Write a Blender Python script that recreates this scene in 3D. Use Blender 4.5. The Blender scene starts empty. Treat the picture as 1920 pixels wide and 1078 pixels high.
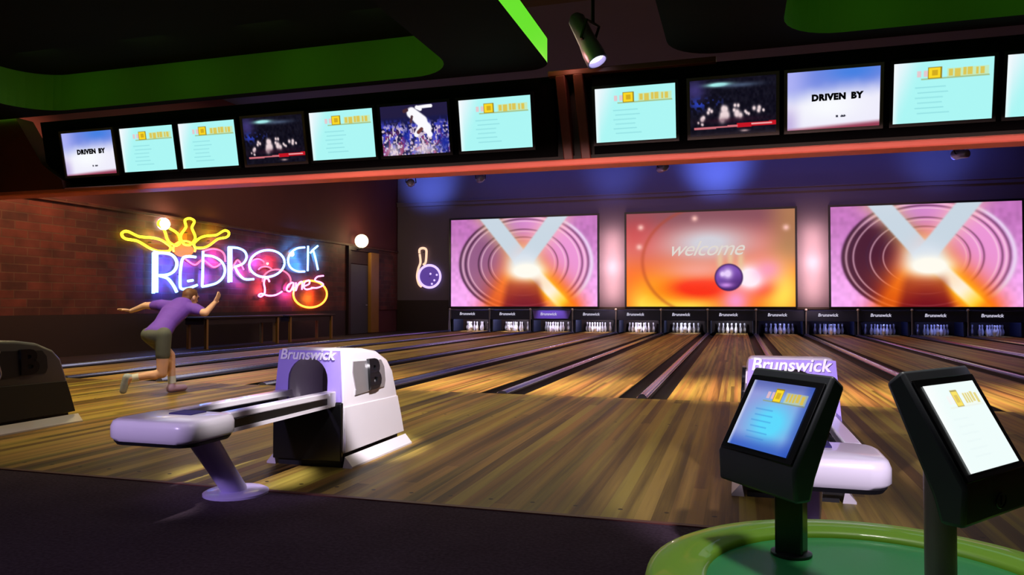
import bpy, bmesh, math, random
import numpy as np
from mathutils import Vector, Matrix
R = math.radians
random.seed(7)
scene = bpy.context.scene
COL = scene.collection

# ------------------------------------------------------------------ camera
YAW, PIT, CAMH, FPX = 0.2922, 0.0224, 1.0806, 1406.7
cam_d = bpy.data.cameras.new('camera')
cam = bpy.data.objects.new('camera', cam_d)
COL.objects.link(cam)
cam.location = (0, 0, CAMH)
cam.rotation_euler = (math.pi / 2 + PIT, 0, YAW)
cam_d.sensor_width = 36
cam_d.lens = FPX / 1920 * 36
cam_d.clip_end = 200
scene.camera = cam
scene.view_settings.view_transform = 'Standard'
scene.view_settings.look = 'None'
scene.view_settings.exposure = 0.0
scene.view_settings.gamma = 1.0
scene.view_settings.use_curve_mapping = False


def ray(px, py):
    u, v = px - 960, -(py - 539)
    f = FPX
    sp, cp = math.sin(PIT), math.cos(PIT)
    r, fw, up = u, f * cp - v * sp, f * sp + v * cp
    s, c = math.sin(YAW), math.cos(YAW)
    return Vector((r * c - fw * s, r * s + fw * c, up))


def at(px, py, axis, val):
    """the point of the place seen at a pixel on the plane axis = val"""
    d = ray(px, py)
    o = Vector((0, 0, CAMH))
    k = 'xyz'.index(axis)
    return o + d * ((val - o[k]) / d[k])


# ------------------------------------------------------------------ materials
def lin(c):
    c = np.asarray(c, dtype=float) / 255.0
    return np.where(c <= 0.04045, c / 12.92, ((c + 0.055) / 1.055) ** 2.4)


def rgb(*c):
    return tuple(lin(c)) + (1.0,)


def new_mat(name):
    m = bpy.data.materials.new(name)
    m.use_nodes = True
    nt = m.node_tree
    return m, nt, nt.nodes['Principled BSDF']


def N(nt, t, **kw):
    n = nt.nodes.new(t)
    for k, v in kw.items():
        if k in n.inputs:
            n.inputs[k].default_value = v
        else:
            setattr(n, k, v)
    return n


def mathn(nt, op, a, b=None):
    n = nt.nodes.new('ShaderNodeMath')
    n.operation = op
    for i, x in enumerate((a, b)):
        if x is None:
            continue
        if isinstance(x, (int, float)):
            n.inputs[i].default_value = x
        else:
            nt.links.new(x, n.inputs[i])
    return n.outputs[0]


def plain(name, col, rough=0.5, metal=0.0, var=0.12, scale=8.0, coat=0.0, bump=0.0, spec=0.5):
    """painted / moulded surface with slight mottling"""
    m, nt, b = new_mat(name)
    tc = N(nt, 'ShaderNodeTexCoord')
    no = N(nt, 'ShaderNodeTexNoise', Scale=scale, Detail=4.0)
    nt.links.new(tc.outputs['Object'], no.inputs['Vector'])
    mx = N(nt, 'ShaderNodeMix', data_type='RGBA')
    c = np.array(col[:3])
    mx.inputs['A'].default_value = tuple(c * (1 - var)) + (1,)
    mx.inputs['B'].default_value = tuple(np.minimum(c * (1 + var), 1)) + (1,)
    nt.links.new(no.outputs['Fac'], mx.inputs['Factor'])
    nt.links.new(mx.outputs['Result'], b.inputs['Base Color'])
    b.inputs['Roughness'].default_value = rough
    b.inputs['Metallic'].default_value = metal
    b.inputs['Coat Weight'].default_value = coat
    b.inputs['Specular IOR Level'].default_value = spec
    if bump:
        bp = N(nt, 'ShaderNodeBump', Strength=bump, Distance=0.01)
        nt.links.new(no.outputs['Fac'], bp.inputs['Height'])
        nt.links.new(bp.outputs['Normal'], b.inputs['Normal'])
    return m


def glow(name, col, strength):
    m, nt, b = new_mat(name)
    b.inputs['Base Color'].default_value = (0.02, 0.02, 0.02, 1)
    b.inputs['Emission Color'].default_value = tuple(col[:3]) + (1,)
    b.inputs['Emission Strength'].default_value = strength
    return m


def wood(name, dark, mid, light, width, length, rough, dots=False, streak=0.6, spec=.5):
    m, nt, b = new_mat(name)
    tc = N(nt, 'ShaderNodeTexCoord')
    sx = N(nt, 'ShaderNodeSeparateXYZ')
    nt.links.new(tc.outputs['Object'], sx.inputs[0])
    X, Y = sx.outputs['X'], sx.outputs['Y']
    ix = mathn(nt, 'FLOOR', mathn(nt, 'DIVIDE', X, width))
    wn1 = N(nt, 'ShaderNodeTexWhiteNoise', noise_dimensions='1D')
    nt.links.new(ix, wn1.inputs['W'])
    yo = mathn(nt, 'ADD', mathn(nt, 'DIVIDE', Y, length), mathn(nt, 'MULTIPLY', wn1.outputs['Value'], 7.3))
    iy = mathn(nt, 'FLOOR', yo)
    cb = N(nt, 'ShaderNodeCombineXYZ')
    nt.links.new(ix, cb.inputs['X'])
    nt.links.new(iy, cb.inputs['Y'])
    wn = N(nt, 'ShaderNodeTexWhiteNoise', noise_dimensions='2D')
    nt.links.new(cb.outputs[0], wn.inputs['Vector'])
    mp = N(nt, 'ShaderNodeMapping')
    mp.inputs['Scale'].default_value = (26, 0.7, 1)
    nt.links.new(tc.outputs['Object'], mp.inputs['Vector'])
    gr = N(nt, 'ShaderNodeTexNoise', Scale=1.0, Detail=5.0, Roughness=0.6)
    nt.links.new(mp.outputs[0], gr.inputs['Vector'])
    mp2 = N(nt, 'ShaderNodeMapping')
    mp2.inputs['Scale'].default_value = (7.0, 0.22, 1)
    nt.links.new(tc.outputs['Object'], mp2.inputs['Vector'])
    br = N(nt, 'ShaderNodeTexNoise', Scale=1.0, Detail=2.0)
    nt.links.new(mp2.outputs[0], br.inputs['Vector'])
    f = mathn(nt, 'ADD', mathn(nt, 'MULTIPLY', wn.outputs['Value'], 0.26),
              mathn(nt, 'ADD', mathn(nt, 'MULTIPLY', gr.outputs['Fac'], 0.5 * streak), mathn(nt, 'MULTIPLY', br.outputs['Fac'], 0.62)))
    cr = N(nt, 'ShaderNodeValToRGB')
    e = cr.color_ramp.elements
    e[0].position, e[0].color = 0.36, dark
    e[1].position, e[1].color = 0.80, light
    k = e.new(0.56)
    k.color = mid
    nt.links.new(f, cr.inputs['Fac'])
    hue = N(nt, 'ShaderNodeHueSaturation')
    nt.links.new(mathn(nt, 'ADD', 0.475, mathn(nt, 'MULTIPLY', wn1.outputs['Value'], 0.05)), hue.inputs['Hue'])
    nt.links.new(cr.outputs['Color'], hue.inputs['Color'])
    out = hue.outputs['Color']
    if dots:
        # rows of guide dots set into the boards
        fx = mathn(nt, 'SUBTRACT', mathn(nt, 'FRACT', mathn(nt, 'DIVIDE', X, 0.24)), 0.5)
        dx = mathn(nt, 'MULTIPLY', fx, 0.24)
        res = None
        for yy in (3.98, 6.9):
            dy = mathn(nt, 'SUBTRACT', Y, yy)
            d = mathn(nt, 'SQRT', mathn(nt, 'ADD', mathn(nt, 'MULTIPLY', dx, dx), mathn(nt, 'MULTIPLY', dy, dy)))
            s = mathn(nt, 'LESS_THAN', d, 0.013)
            res = s if res is None else mathn(nt, 'MAXIMUM', res, s)
        mx = N(nt, 'ShaderNodeMix', data_type='RGBA')
        mx.inputs['B'].default_value = rgb(30, 18, 8)
        nt.links.new(out, mx.inputs['A'])
        nt.links.new(res, mx.inputs['Factor'])
        out = mx.outputs['Result']
    nt.links.new(out, b.inputs['Base Color'])
    b.inputs['Specular IOR Level'].default_value = spec
    rr = N(nt, 'ShaderNodeMapRange')
    rr.inputs['To Min'].default_value = rough - 0.06
    rr.inputs['To Max'].default_value = rough + 0.1
    nt.links.new(gr.outputs['Fac'], rr.inputs['Value'])
    nt.links.new(rr.outputs[0], b.inputs['Roughness'])
    return m


def brick_mat():
    m, nt, b = new_mat('old_brick')
    tc = N(nt, 'ShaderNodeTexCoord')
    sx = N(nt, 'ShaderNodeSeparateXYZ')
    nt.links.new(tc.outputs['Object'], sx.inputs[0])
    cb = N(nt, 'ShaderNodeCombineXYZ')
    nt.links.new(sx.outputs['Y'], cb.inputs['X'])
    nt.links.new(sx.outputs['Z'], cb.inputs['Y'])
    br = N(nt, 'ShaderNodeTexBrick', Scale=1.0)
    br.inputs['Color1'].default_value = rgb(120, 56, 48)
    br.inputs['Color2'].default_value = rgb(84, 40, 40)
    br.inputs['Mortar'].default_value = rgb(104, 70, 60)
    br.inputs['Mortar Size'].default_value = 0.012
    br.inputs['Brick Width'].default_value = 0.56
    br.inputs['Row Height'].default_value = 0.17
    nt.links.new(cb.outputs[0], br.inputs['Vector'])
    no = N(nt, 'ShaderNodeTexNoise', Scale=2.2, Detail=6.0)
    nt.links.new(cb.outputs[0], no.inputs['Vector'])
    mx = N(nt, 'ShaderNodeMix', data_type='RGBA', blend_type='MULTIPLY')
    mx.inputs['Factor'].default_value = 0.8
    cr = N(nt, 'ShaderNodeValToRGB')
    cr.color_ramp.elements[0].position, cr.color_ramp.elements[0].color = 0.3, (0.3, 0.25, 0.25, 1)
    cr.color_ramp.elements[1].position, cr.color_ramp.elements[1].color = 0.7, (1.0, 1.0, 1.0, 1)
    nt.links.new(no.outputs['Fac'], cr.inputs['Fac'])
    nt.links.new(br.outputs['Color'], mx.inputs['A'])
    nt.links.new(cr.outputs['Color'], mx.inputs['B'])
    nt.links.new(mx.outputs['Result'], b.inputs['Base Color'])
    bp = N(nt, 'ShaderNodeBump', Strength=0.6, Distance=0.02)
    bp.invert = True
    nt.links.new(br.outputs['Fac'], bp.inputs['Height'])
    nt.links.new(bp.outputs['Normal'], b.inputs['Normal'])
    b.inputs['Roughness'].default_value = 0.7
    return m


def carpet_mat():
    m, nt, b = new_mat('dark_carpet')
    tc = N(nt, 'ShaderNodeTexCoord')
    n1 = N(nt, 'ShaderNodeTexNoise', Scale=55.0, Detail=3.0)
    n2 = N(nt, 'ShaderNodeTexNoise', Scale=3.0, Detail=3.0)
    for n in (n1, n2):
        nt.links.new(tc.outputs['Object'], n.inputs['Vector'])
    f = mathn(nt, 'ADD', mathn(nt, 'MULTIPLY', n1.outputs['Fac'], 0.75), mathn(nt, 'MULTIPLY', n2.outputs['Fac'], 0.3))
    cr = N(nt, 'ShaderNodeValToRGB')
    cr.color_ramp.elements[0].position, cr.color_ramp.elements[0].color = 0.3, rgb(56, 42, 50)
    cr.color_ramp.elements[1].position, cr.color_ramp.elements[1].color = 0.8, rgb(86, 70, 82)
    nt.links.new(f, cr.inputs['Fac'])
    nt.links.new(cr.outputs['Color'], b.inputs['Base Color'])
    bp = N(nt, 'ShaderNodeBump', Strength=0.5, Distance=0.008)
    nt.links.new(n1.outputs['Fac'], bp.inputs['Height'])
    nt.links.new(bp.outputs['Normal'], b.inputs['Normal'])
    b.inputs['Roughness'].default_value = 0.95
    b.inputs['Specular IOR Level'].default_value = 0.1
    return m


def screen_mat():
    m, nt, b = new_mat('lit_screen_picture')
    at_ = N(nt, 'ShaderNodeAttribute', attribute_name='picture')
    b.inputs['Base Color'].default_value = (0.01, 0.01, 0.01, 1)
    b.inputs['Roughness'].default_value = 0.3
    nt.links.new(at_.outputs['Color'], b.inputs['Emission Color'])
    b.inputs['Emission Strength'].default_value = 1.0
    return m


M = {}
M['approach'] = wood('approach_boards', rgb(34, 22, 8), rgb(98, 76, 32), rgb(168, 140, 66), 0.085, 6.0, 0.45, dots=True, streak=.9, spec=.2)
M['lane'] = wood('lane_boards', rgb(52, 36, 12), rgb(122, 92, 40), rgb(196, 156, 84), 0.042, 8.0, 0.45, streak=.9, spec=.14)
M['brick'] = brick_mat()
M['carpet'] = carpet_mat()
M['screen'] = screen_mat()
M['wall_red'] = plain('dark_red_plaster', rgb(92, 40, 44), 0.8, var=0.15, scale=1.5)
M['wall_back'] = plain('mauve_plaster', rgb(96, 82, 100), 0.7, var=0.06, scale=1.2)
M['wall_dark'] = plain('dark_wood_panel', rgb(38, 20, 18), 0.6, var=0.2, scale=2)
M['ceiling_dark'] = plain('black_ceiling', rgb(13, 16, 11), 0.9, var=0.1, scale=1, spec=.1)
M['ceiling_red'] = plain('brown_ceiling', rgb(52, 32, 30), 0.9, var=0.1, scale=1)
M['ceiling_lane'] = plain('lane_ceiling', rgb(70, 64, 90), 0.85, var=0.08, scale=1)
M['green_paint'] = plain('green_cove_paint', rgb(96, 170, 40), 0.7, var=0.06, scale=2)
M['green_glow'] = glow('green_light_box', lin((104, 226, 44)), 1.0)
M['beam_red'] = plain('red_brown_beam', rgb(96, 48, 44), 0.5, var=0.12, scale=3)
M['rail_red'] = plain('red_rail_paint', rgb(232, 120, 108), 0.35, var=0.1, scale=4)
M['black'] = plain('matte_black', rgb(16, 16, 20), 0.55, var=0.15, scale=6)
M['backing'] = plain('black_backing_cloth', rgb(10, 10, 13), 0.9, var=0.1, scale=6, spec=.08)
M['black_gloss'] = plain('gloss_black_plastic', rgb(20, 20, 22), 0.28, var=0.1, scale=10)
M['console'] = plain('charcoal_console', rgb(66, 68, 74), 0.42, var=0.12, scale=12)
M['bezel'] = plain('dark_bezel', rgb(24, 24, 34), 0.35, var=0.1, scale=10)
M['bezel_grey'] = plain('grey_bezel', rgb(96, 84, 98), 0.35, var=0.1, scale=10)
M['white_plastic'] = plain('white_plastic', rgb(214, 206, 214), 0.28, var=0.03, scale=5, coat=0.3)
M['lilac_plastic'] = plain('lilac_plastic', rgb(166, 146, 224), 0.3, var=0.04, scale=5, coat=0.3)
M['dark_plastic'] = plain('dark_grey_plastic', rgb(66, 61, 62), 0.35, var=0.05, scale=5)
M['pale_lilac'] = plain('pale_lilac_plastic', rgb(190, 176, 226), 0.3, var=0.04, scale=5, coat=0.3)
M['grey_plastic'] = plain('grey_plastic', rgb(112, 104, 104), 0.4, var=0.05, scale=5)
M['silver'] = plain('brushed_silver', rgb(190, 186, 192), 0.3, metal=0.7, var=0.06, scale=20)
M['gutter'] = plain('black_gutter', rgb(8, 8, 14), 0.6, var=0.1, scale=5, spec=.12)
M['cap'] = plain('gloss_divider_cap', rgb(112, 120, 190), 0.22, metal=0.7, var=0.06, scale=3)
M['edge_strip'] = plain('violet_edge_strip', rgb(140, 134, 166), 0.25, metal=0.4, var=0.05, scale=3)
M['pit'] = plain('navy_pit_panel', rgb(40, 46, 72), 0.5, var=0.1, scale=3)
M['pit_violet'] = plain('violet_pit_panel', rgb(120, 96, 190), 0.5, var=0.08, scale=3)
M['letter_white'] = glow('white_lettering', lin((230, 226, 250)), 0.75)
M['letter_paint'] = plain('white_letter_paint', rgb(240, 236, 244), 0.4, var=0.02)
M['letter_dark'] = plain('dark_letter', rgb(24, 24, 28), 0.2, var=0.05, coat=0.5)
M['letter_navy'] = plain('navy_letter', rgb(34, 24, 80), 0.9, var=0.05)
M['pin'] = plain('pin_white', rgb(240, 238, 244), 0.3, var=0.02)
M['post'] = plain('grey_post', rgb(130, 126, 130), 0.4, var=0.05)
M['knob'] = plain('pale_knob', rgb(214, 200, 200), 0.4, var=0.03)
M['lime'] = plain('lime_lacquer', rgb(122, 172, 36), 0.45, var=0.05, scale=2, coat=0.3)
M['emerald'] = plain('emerald_lacquer', rgb(52, 150, 84), 0.35, var=0.05, scale=2, coat=0.2)
M['brown_metal'] = plain('brown_metal_tube', rgb(132, 108, 118), 0.4, metal=0.3, var=0.1)
M['amber_wood'] = plain('amber_wood', rgb(150, 104, 44), 0.5, var=0.15, scale=3)
M['door'] = plain('grey_door', rgb(60, 62, 72), 0.5, var=0.1, scale=2)
M['lamp_glass'] = glow('warm_lamp_glass', lin((255, 232, 178)), 3.0)
M['lens_glow'] = glow('lit_lens', lin((244, 238, 250)), 3.0)
M['fixture'] = plain('violet_grey_metal', rgb(150, 142, 190), 0.35, metal=0.4, var=0.1)
M['skin'] = plain('skin', rgb(222, 174, 156), 0.5, var=0.05, scale=10)
M['hair'] = plain('brown_hair', rgb(104, 66, 44), 0.6, var=0.3, scale=30)
M['shirt'] = plain('purple_shirt', rgb(104, 62, 188), 0.8, var=0.08, scale=10)
M['shorts'] = plain('grey_green_shorts', rgb(84, 88, 84), 0.8, var=0.12, scale=12)
M['shoe'] = plain('pale_blue_shoe', rgb(170, 182, 206), 0.5, var=0.1, scale=12)
M['shoe_pink'] = plain('lilac_shoe', rgb(196, 160, 206), 0.5, var=0.1, scale=12)
M['sock'] = plain('white_sock', rgb(214, 216, 222), 0.8, var=0.05)
M['logo_dark'] = plain('dark_print', rgb(40, 30, 70), 0.8)
M['tube_white'] = glow('blue_white_tube', (0.13, 0.32, 1.0), 8.0)
M['tube_blue'] = glow('blue_tube', (0.25, 0.5, 1.0), 3.0)
M['tube_yellow'] = glow('yellow_tube', (1.0, 0.86, 0.02), 3.2)
M['tube_orange'] = glow('orange_tube', (1.0, 0.22, 0.025), 4.5)
M['tube_red'] = glow('red_tube', (1.0, 0.10, 0.16), 3.0)
M['tube_pink'] = glow('pink_tube', (1.0, 0.24, 0.72), 3.6)
M['tube_violet'] = glow('violet_tube', (0.60, 0.45, 1.0), 1.5)
M['tube_peach'] = glow('peach_tube', (1.0, 0.62, 0.42), 1.2)
M['ball_glow'] = glow('violet_disc', (0.16, 0.07, 0.5), 0.6)
M['sun_glow'] = glow('orange_disc', (1.0, 0.33, 0.02), 0.9)
M['flare_ball'] = glow('white_flare', (1.0, 0.98, 0.8), 9.0)


# ------------------------------------------------------------------ building helpers
def tag(o, label=None, cat=None, group=None, kind=None):
    if label: o['label'] = label
    if cat: o['category'] = cat
    if group: o['group'] = group
    if kind: o['kind'] = kind
    return o


def empty(name, loc, rz=0.0, label=None, cat=None, group=None):
    o = bpy.data.objects.new(name, None)
    o.empty_display_size = 0.1
    COL.objects.link(o)
    o.location = loc
    o.rotation_euler = (0, 0, rz)
    return tag(o, label, cat, group)


class MB:
    """collects shapes into one mesh"""
    def __init__(self):
        self.bm = bmesh.new()

    def _fresh(self, n0):
        self.bm.verts.ensure_lookup_table()
        return self.bm.verts[n0:]

    def box(self, c, s, mat=None, taper=None):
        v = []
        for dz in (-1, 1):
            for dx, dy in ((-1, -1), (1, -1), (1, 1), (-1, 1)):
                k = taper if (taper and dz > 0) else 1.0
                v.append(Vector((dx * s[0] / 2 * k, dy * s[1] / 2 * k, dz * s[2] / 2)))
        if mat is not None:
            v = [mat @ p for p in v]
        vs = [self.bm.verts.new(p + Vector(c)) for p in v]
        for f in ((3, 2, 1, 0), (4, 5, 6, 7), (0, 1, 5, 4), (1, 2, 6, 5), (2, 3, 7, 6), (3, 0, 4, 7)):
            self.bm.faces.new([vs[i] for i in f])
        return self

    def b2(self, x0, x1, y0, y1, z0, z1):
        return self.box(((x0 + x1) / 2, (y0 + y1) / 2, (z0 + z1) / 2), (x1 - x0, y1 - y0, z1 - z0))

    def rings(self, rings, cap=True, closed=False):
        rv = [[self.bm.verts.new(p) for p in r] for r in rings]
        n = len(rv[0])
        m = len(rv)
        for i in range(m if closed else m - 1):
            a, b = rv[i], rv[(i + 1) % m]
            for j in range(n):
                self.bm.faces.new((a[j], a[(j + 1) % n], b[(j + 1) % n], b[j]))
        if cap and not closed:
            self.bm.faces.new(list(reversed(rv[0])))
            self.bm.faces.new(rv[-1])
        return self

    def tube(self, path, r, n=10, closed=False):
        P = [Vector(p) for p in path]
        m = len(P)
        rings = []
        nrm = None
        for i in range(m):
            if closed:
                t = (P[(i + 1) % m] - P[i - 1]).normalized()
            else:
                t = (P[min(i + 1, m - 1)] - P[max(i - 1, 0)]).normalized()
            if nrm is None:
                ref = Vector((0, 0, 1)) if abs(t.z) < 0.9 else Vector((1, 0, 0))
                nrm = t.cross(ref).normalized()
            nrm = (nrm - t * nrm.dot(t)).normalized()
            bn = t.cross(nrm)
            rr = r[i] if isinstance(r, (list, tuple)) else r
            rings.append([P[i] + (nrm * math.cos(a) + bn * math.sin(a)) * rr for a in [2 * math.pi * k / n for k in range(n)]])
        return self.rings(rings, closed=closed)

    def lathe(self, prof, c=(0, 0, 0), n=24, mat=None):
        c = Vector(c)
        rings = []
        for r, z in prof:
            ring = []
            for k in range(n):
                a = 2 * math.pi * k / n
                p = Vector((max(r, 1e-4) * math.cos(a), max(r, 1e-4) * math.sin(a), z))
                ring.append((mat @ p if mat is not None else p) + c)
            rings.append(ring)
        return self.rings(rings)

    def prism(self, poly, fn, d0, d1):
        """poly of 2D points swept between depth d0 and d1; fn(a, b, d) gives the point"""
        return self.rings([[Vector(fn(a, b, d0)) for a, b in poly], [Vector(fn(a, b, d1)) for a, b in poly]])

    def sphere(self, c, r, n=16, m=10, mat=None):
        if isinstance(r, (int, float)): r = (r, r, r)
        rings = []
        for i in range(1, m):
            th = math.pi * i / m
            rings.append([])
            for k in range(n):
                a = 2 * math.pi * k / n
                p = Vector((r[0] * math.sin(th) * math.cos(a), r[1] * math.sin(th) * math.sin(a), -r[2] * math.cos(th)))
                rings[-1].append((mat @ p if mat is not None else p) + Vector(c))
        return self.rings(rings)

    def build(self, name, mat, parent=None, bevel=0.0, smooth=False, seg=2):
        bm = self.bm
        bmesh.ops.remove_doubles(bm, verts=bm.verts, dist=1e-5)
        bmesh.ops.recalc_face_normals(bm, faces=bm.faces)
        me = bpy.data.meshes.new(name)
        bm.to_mesh(me)
        bm.free()
        if smooth:
            for p in me.polygons: p.use_smooth = True
        o = bpy.data.objects.new(name, me)
        me.materials.append(mat)
        COL.objects.link(o)
        if parent: o.parent = parent
        if bevel:
            b = o.modifiers.new('soft_edges', 'BEVEL')
            b.width = bevel
            b.segments = seg
            b.limit_method = 'ANGLE'
            b.angle_limit = R(35)
            b.harden_normals = False
            for p in me.polygons: p.use_smooth = True
            me.set_sharp_from_angle(angle=R(40))
        elif smooth:
            me.set_sharp_from_angle(angle=R(50))
        return o


def bake(o):
    """apply the modifiers of an object"""
    dg = bpy.context.evaluated_depsgraph_get()
    me = bpy.data.meshes.new_from_object(o.evaluated_get(dg))
    o.modifiers.clear()
    o.data = me
    return o


def text_obj(name, s, size, mat, parent, mtx, extrude=0.004, shear=0.0, align='CENTER', space=1.0, bold=0.0):
    cu = bpy.data.curves.new(name, 'FONT')
    cu.body = s
    cu.size = size
    cu.extrude = extrude
    cu.shear = shear
    cu.align_x = align
    cu.align_y = 'CENTER'
    cu.space_character = space
    cu.offset = bold
    cu.resolution_u = 3
    t = bpy.data.objects.new(name, cu)
    COL.objects.link(t)
    dg = bpy.context.evaluated_depsgraph_get()
    dg.update()
    me = bpy.data.meshes.new_from_object(t.evaluated_get(dg))
    bpy.data.objects.remove(t)
    bpy.data.curves.remove(cu)
    me.transform(mtx)
    me.materials.clear()
    me.materials.append(mat)
    me.name = name
    o = bpy.data.objects.new(name, me)
    COL.objects.link(o)
    if parent: o.parent = parent
    return o


FRONT = Matrix(((1, 0, 0, 0), (0, 0, -1, 0), (0, 1, 0, 0), (0, 0, 0, 1)))          # text plane -> faces -Y
RIGHT = Matrix(((0, 0, 1, 0), (1, 0, 0, 0), (0, 1, 0, 0), (0, 0, 0, 1)))           # faces +X, reads along +Y


def copy_tree(o, parent=None):
    c = o.copy()
    COL.objects.link(c)
    c.parent = parent
    for ch in list(o.children):
        copy_tree(ch, c)
    return c


def structure(name, mb, mat, label=None, bevel=0.0, parent=None):
    o = mb.build(name, mat, parent, bevel)
    if parent is None: tag(o, label, name.split('_')[0], kind='structure')
    return o


def lamp(name, kind, loc, target, power, col, **kw):
    d = bpy.data.lights.new(name, kind)
    d.energy = power
    d.color = col
    for k, v in kw.items(): setattr(d, k, v)
    o = bpy.data.objects.new(name, d)
    COL.objects.link(o)
    o.location = loc
    if target is not None:
        o.rotation_euler = (Vector(target) - Vector(loc)).to_track_quat('-Z', 'Y').to_euler()
    return o


# ------------------------------------------------------------------ screen pictures
def grid_screen(name, w, h, nx, ny, fn, parent=None):
    """a lit screen facing -Y, centred on its origin; fn(U, V) paints it"""
    xs = np.linspace(0, 1, nx)
    ys = np.linspace(0, 1, ny)
    U, V = np.meshgrid(xs, ys)
    me = bpy.data.meshes.new(name)
    co = np.stack([(U - .5) * w, np.zeros_like(U), (.5 - V) * h], -1).reshape(-1, 3)
    idx = np.arange(nx * ny).reshape(ny, nx)
    q = np.stack([idx[:-1, :-1], idx[1:, :-1], idx[1:, 1:], idx[:-1, 1:]], -1).reshape(-1, 4)
    me.from_pydata(co.tolist(), [], q.tolist())
    a = me.color_attributes.new('picture', 'FLOAT_COLOR', 'POINT')
    c = np.ones((ny * nx, 4))
    c[:, :3] = lin(np.clip(fn(U, V), 0, 255)).reshape(-1, 3)
    a.data.foreach_set('color', c.ravel())
    me.materials.append(M['screen'])
    o = bpy.data.objects.new(name, me)
    COL.objects.link(o)
    if parent: o.parent = parent
    return o


def sm(a, b, x):
    t = np.clip((x - a) / (b - a), 0, 1)
    return t * t * (3 - 2 * t)


def mix(A, B, f):
    return A * (1 - f[..., None]) + np.asarray(B, float) * f[..., None]


def const(U, c):
    return np.ones(U.shape + (3,)) * np.asarray(c, float)


def gauss(U, V, u, v, su, sv):
    return np.exp(-(((U - u) / su) ** 2 + ((V - v) / sv) ** 2))


def vnoise(U, V, k, seed):
    rs = np.random.RandomState(seed)
    g = rs.rand(k + 2, k * 2 + 2)
    y, x = V * k, U * k * 2
    iy, ix = np.floor(y).astype(int), np.floor(x).astype(int)
    fy, fx = y - iy, x - ix
    fy, fx = fy * fy * (3 - 2 * fy), fx * fx * (3 - 2 * fx)
    return (g[iy, ix] * (1 - fx) + g[iy, ix + 1] * fx) * (1 - fy) + (g[iy + 1, ix] * (1 - fx) + g[iy + 1, ix + 1] * fx) * fy


def seg_d(X, Y, a, b):
    ax, ay = a
    bx, by = b
    L = (bx - ax) ** 2 + (by - ay) ** 2
    t = np.clip(((X - ax) * (bx - ax) + (Y - ay) * (by - ay)) / L, 0, 1)
    return np.hypot(X - ax - t * (bx - ax), Y - ay - t * (by - ay)), t


def paint_cross(dark):
    def fn(U, V):
        AR = 1.713
        C = mix(const(U, (196, 116, 190)), (252, 176, 250), sm(.15, 1.0, V * .9 + .25 * np.abs(U - .5)))
        C = C * (0.93 + .12 * vnoise(U, V, 24, 3)[..., None])
        rr = np.hypot((U - .503) / .438, (V - .514) / .55)
        inside = 1 - sm(.99, 1.01, rr)
        In = mix(const(U, (206, 132, 204)), (236, 150, 214), sm(.4, .8, U))
        In = mix(In, (160, 110, 140), (1 - dark) * (1 - sm(.2, .55, U)) * .75)
        dk = (1 - sm(.40, .62, U + (.5 - V) * .35)) * sm(.02, .3, V)
        In = mix(In, (70, 20, 48), np.clip(dk * dark * 1.15, 0, 1))
        bt = sm(.62, .95, V) * (1 - sm(.10, .34, np.abs(U - .5)))
        In = mix(In, (96, 14, 40), bt * (.55 + .45 * dark))
        C = mix(C, In, inside)
        # grooves
        for r, wd in ((1.0, .022), (.91, .016), (.70, .014), (.54, .012)):
            side = .35 + .65 * sm(.75, .25, U)
            C = mix(C, (66, 28, 58), np.exp(-((rr - r) / wd) ** 2) * .85 * (.45 + .55 * side))
            C = mix(C, (255, 214, 232), np.exp(-((rr - r + .045) / (wd * .8)) ** 2) * .6)
        C = mix(C, (238, 216, 246), np.exp(-((rr - 1.05) / .03) ** 2) * sm(.55, .85, U) * .9)
        X, Y = U * AR, V
        cx, cy = .51 * AR, .50
        # dim lower-left beam
        d, t = seg_d(X, Y, (cx, cy), (.27 * AR, 1.1))
        C = mix(C, (236, 60, 10), np.exp(-(d / .19) ** 2) * (1 - .5 * t))
        C = mix(C, (255, 122, 4), np.clip(1.35 * np.exp(-(d / .12) ** 2), 0, 1) * (1 - .6 * t))
        C = mix(C, (255, 178, 40), np.clip(1.5 - d / .07, 0, 1) * np.clip(1 - 2.2 * t, 0, 1))
        # lower-right bright beam
        d, t = seg_d(X, Y, (cx, cy), (.80 * AR, 1.02))
        C = mix(C, (255, 84, 10), np.clip(1.2 * np.exp(-(d / .19) ** 2), 0, 1))
        C = mix(C, (255, 190, 30), np.clip(1.3 * np.exp(-(d / .115) ** 2), 0, 1) * (1 - .5 * sm(.8, 1, t)))
        tip = mix(const(U, (255, 255, 244)), (255, 208, 40), sm(.6, .95, t))
        f = (1 - sm(.045, .085, d)) * (1 - sm(.84, 1.0, t))
        C = C * (1 - f[..., None]) + tip * f[..., None]
        # dark wedge under the crossing
        wd = (1 - sm(.06, .13, np.abs(U - .505) - .12 * (V - .62))) * sm(.62, .78, V)
        C = mix(C, (112, 12, 26), wd * .75)
        # upper beams
        for e, hal in (((.245 * AR, -.06), (222, 190, 120)), ((.765 * AR, -.06), (250, 190, 176))):
            d, t = seg_d(X, Y, (cx, cy), e)
            C = mix(C, hal, np.exp(-(d / .135) ** 2) * .75)
            C = mix(C, (200, 214, 226), 1 - sm(.075, .105, d))
        C = mix(C, (255, 150, 60), gauss(U, V, .5, .72, .26, .16) * .35)
        C = mix(C, (214, 224, 236), np.clip(gauss(U, V, .51, .50, .10, .12) * 1.4, 0, 1))
        C = mix(C, (255, 252, 240), np.clip(gauss(U, V, .53, .60, .11, .09) * 1.7, 0, 1))
        return C
    return fn


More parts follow.
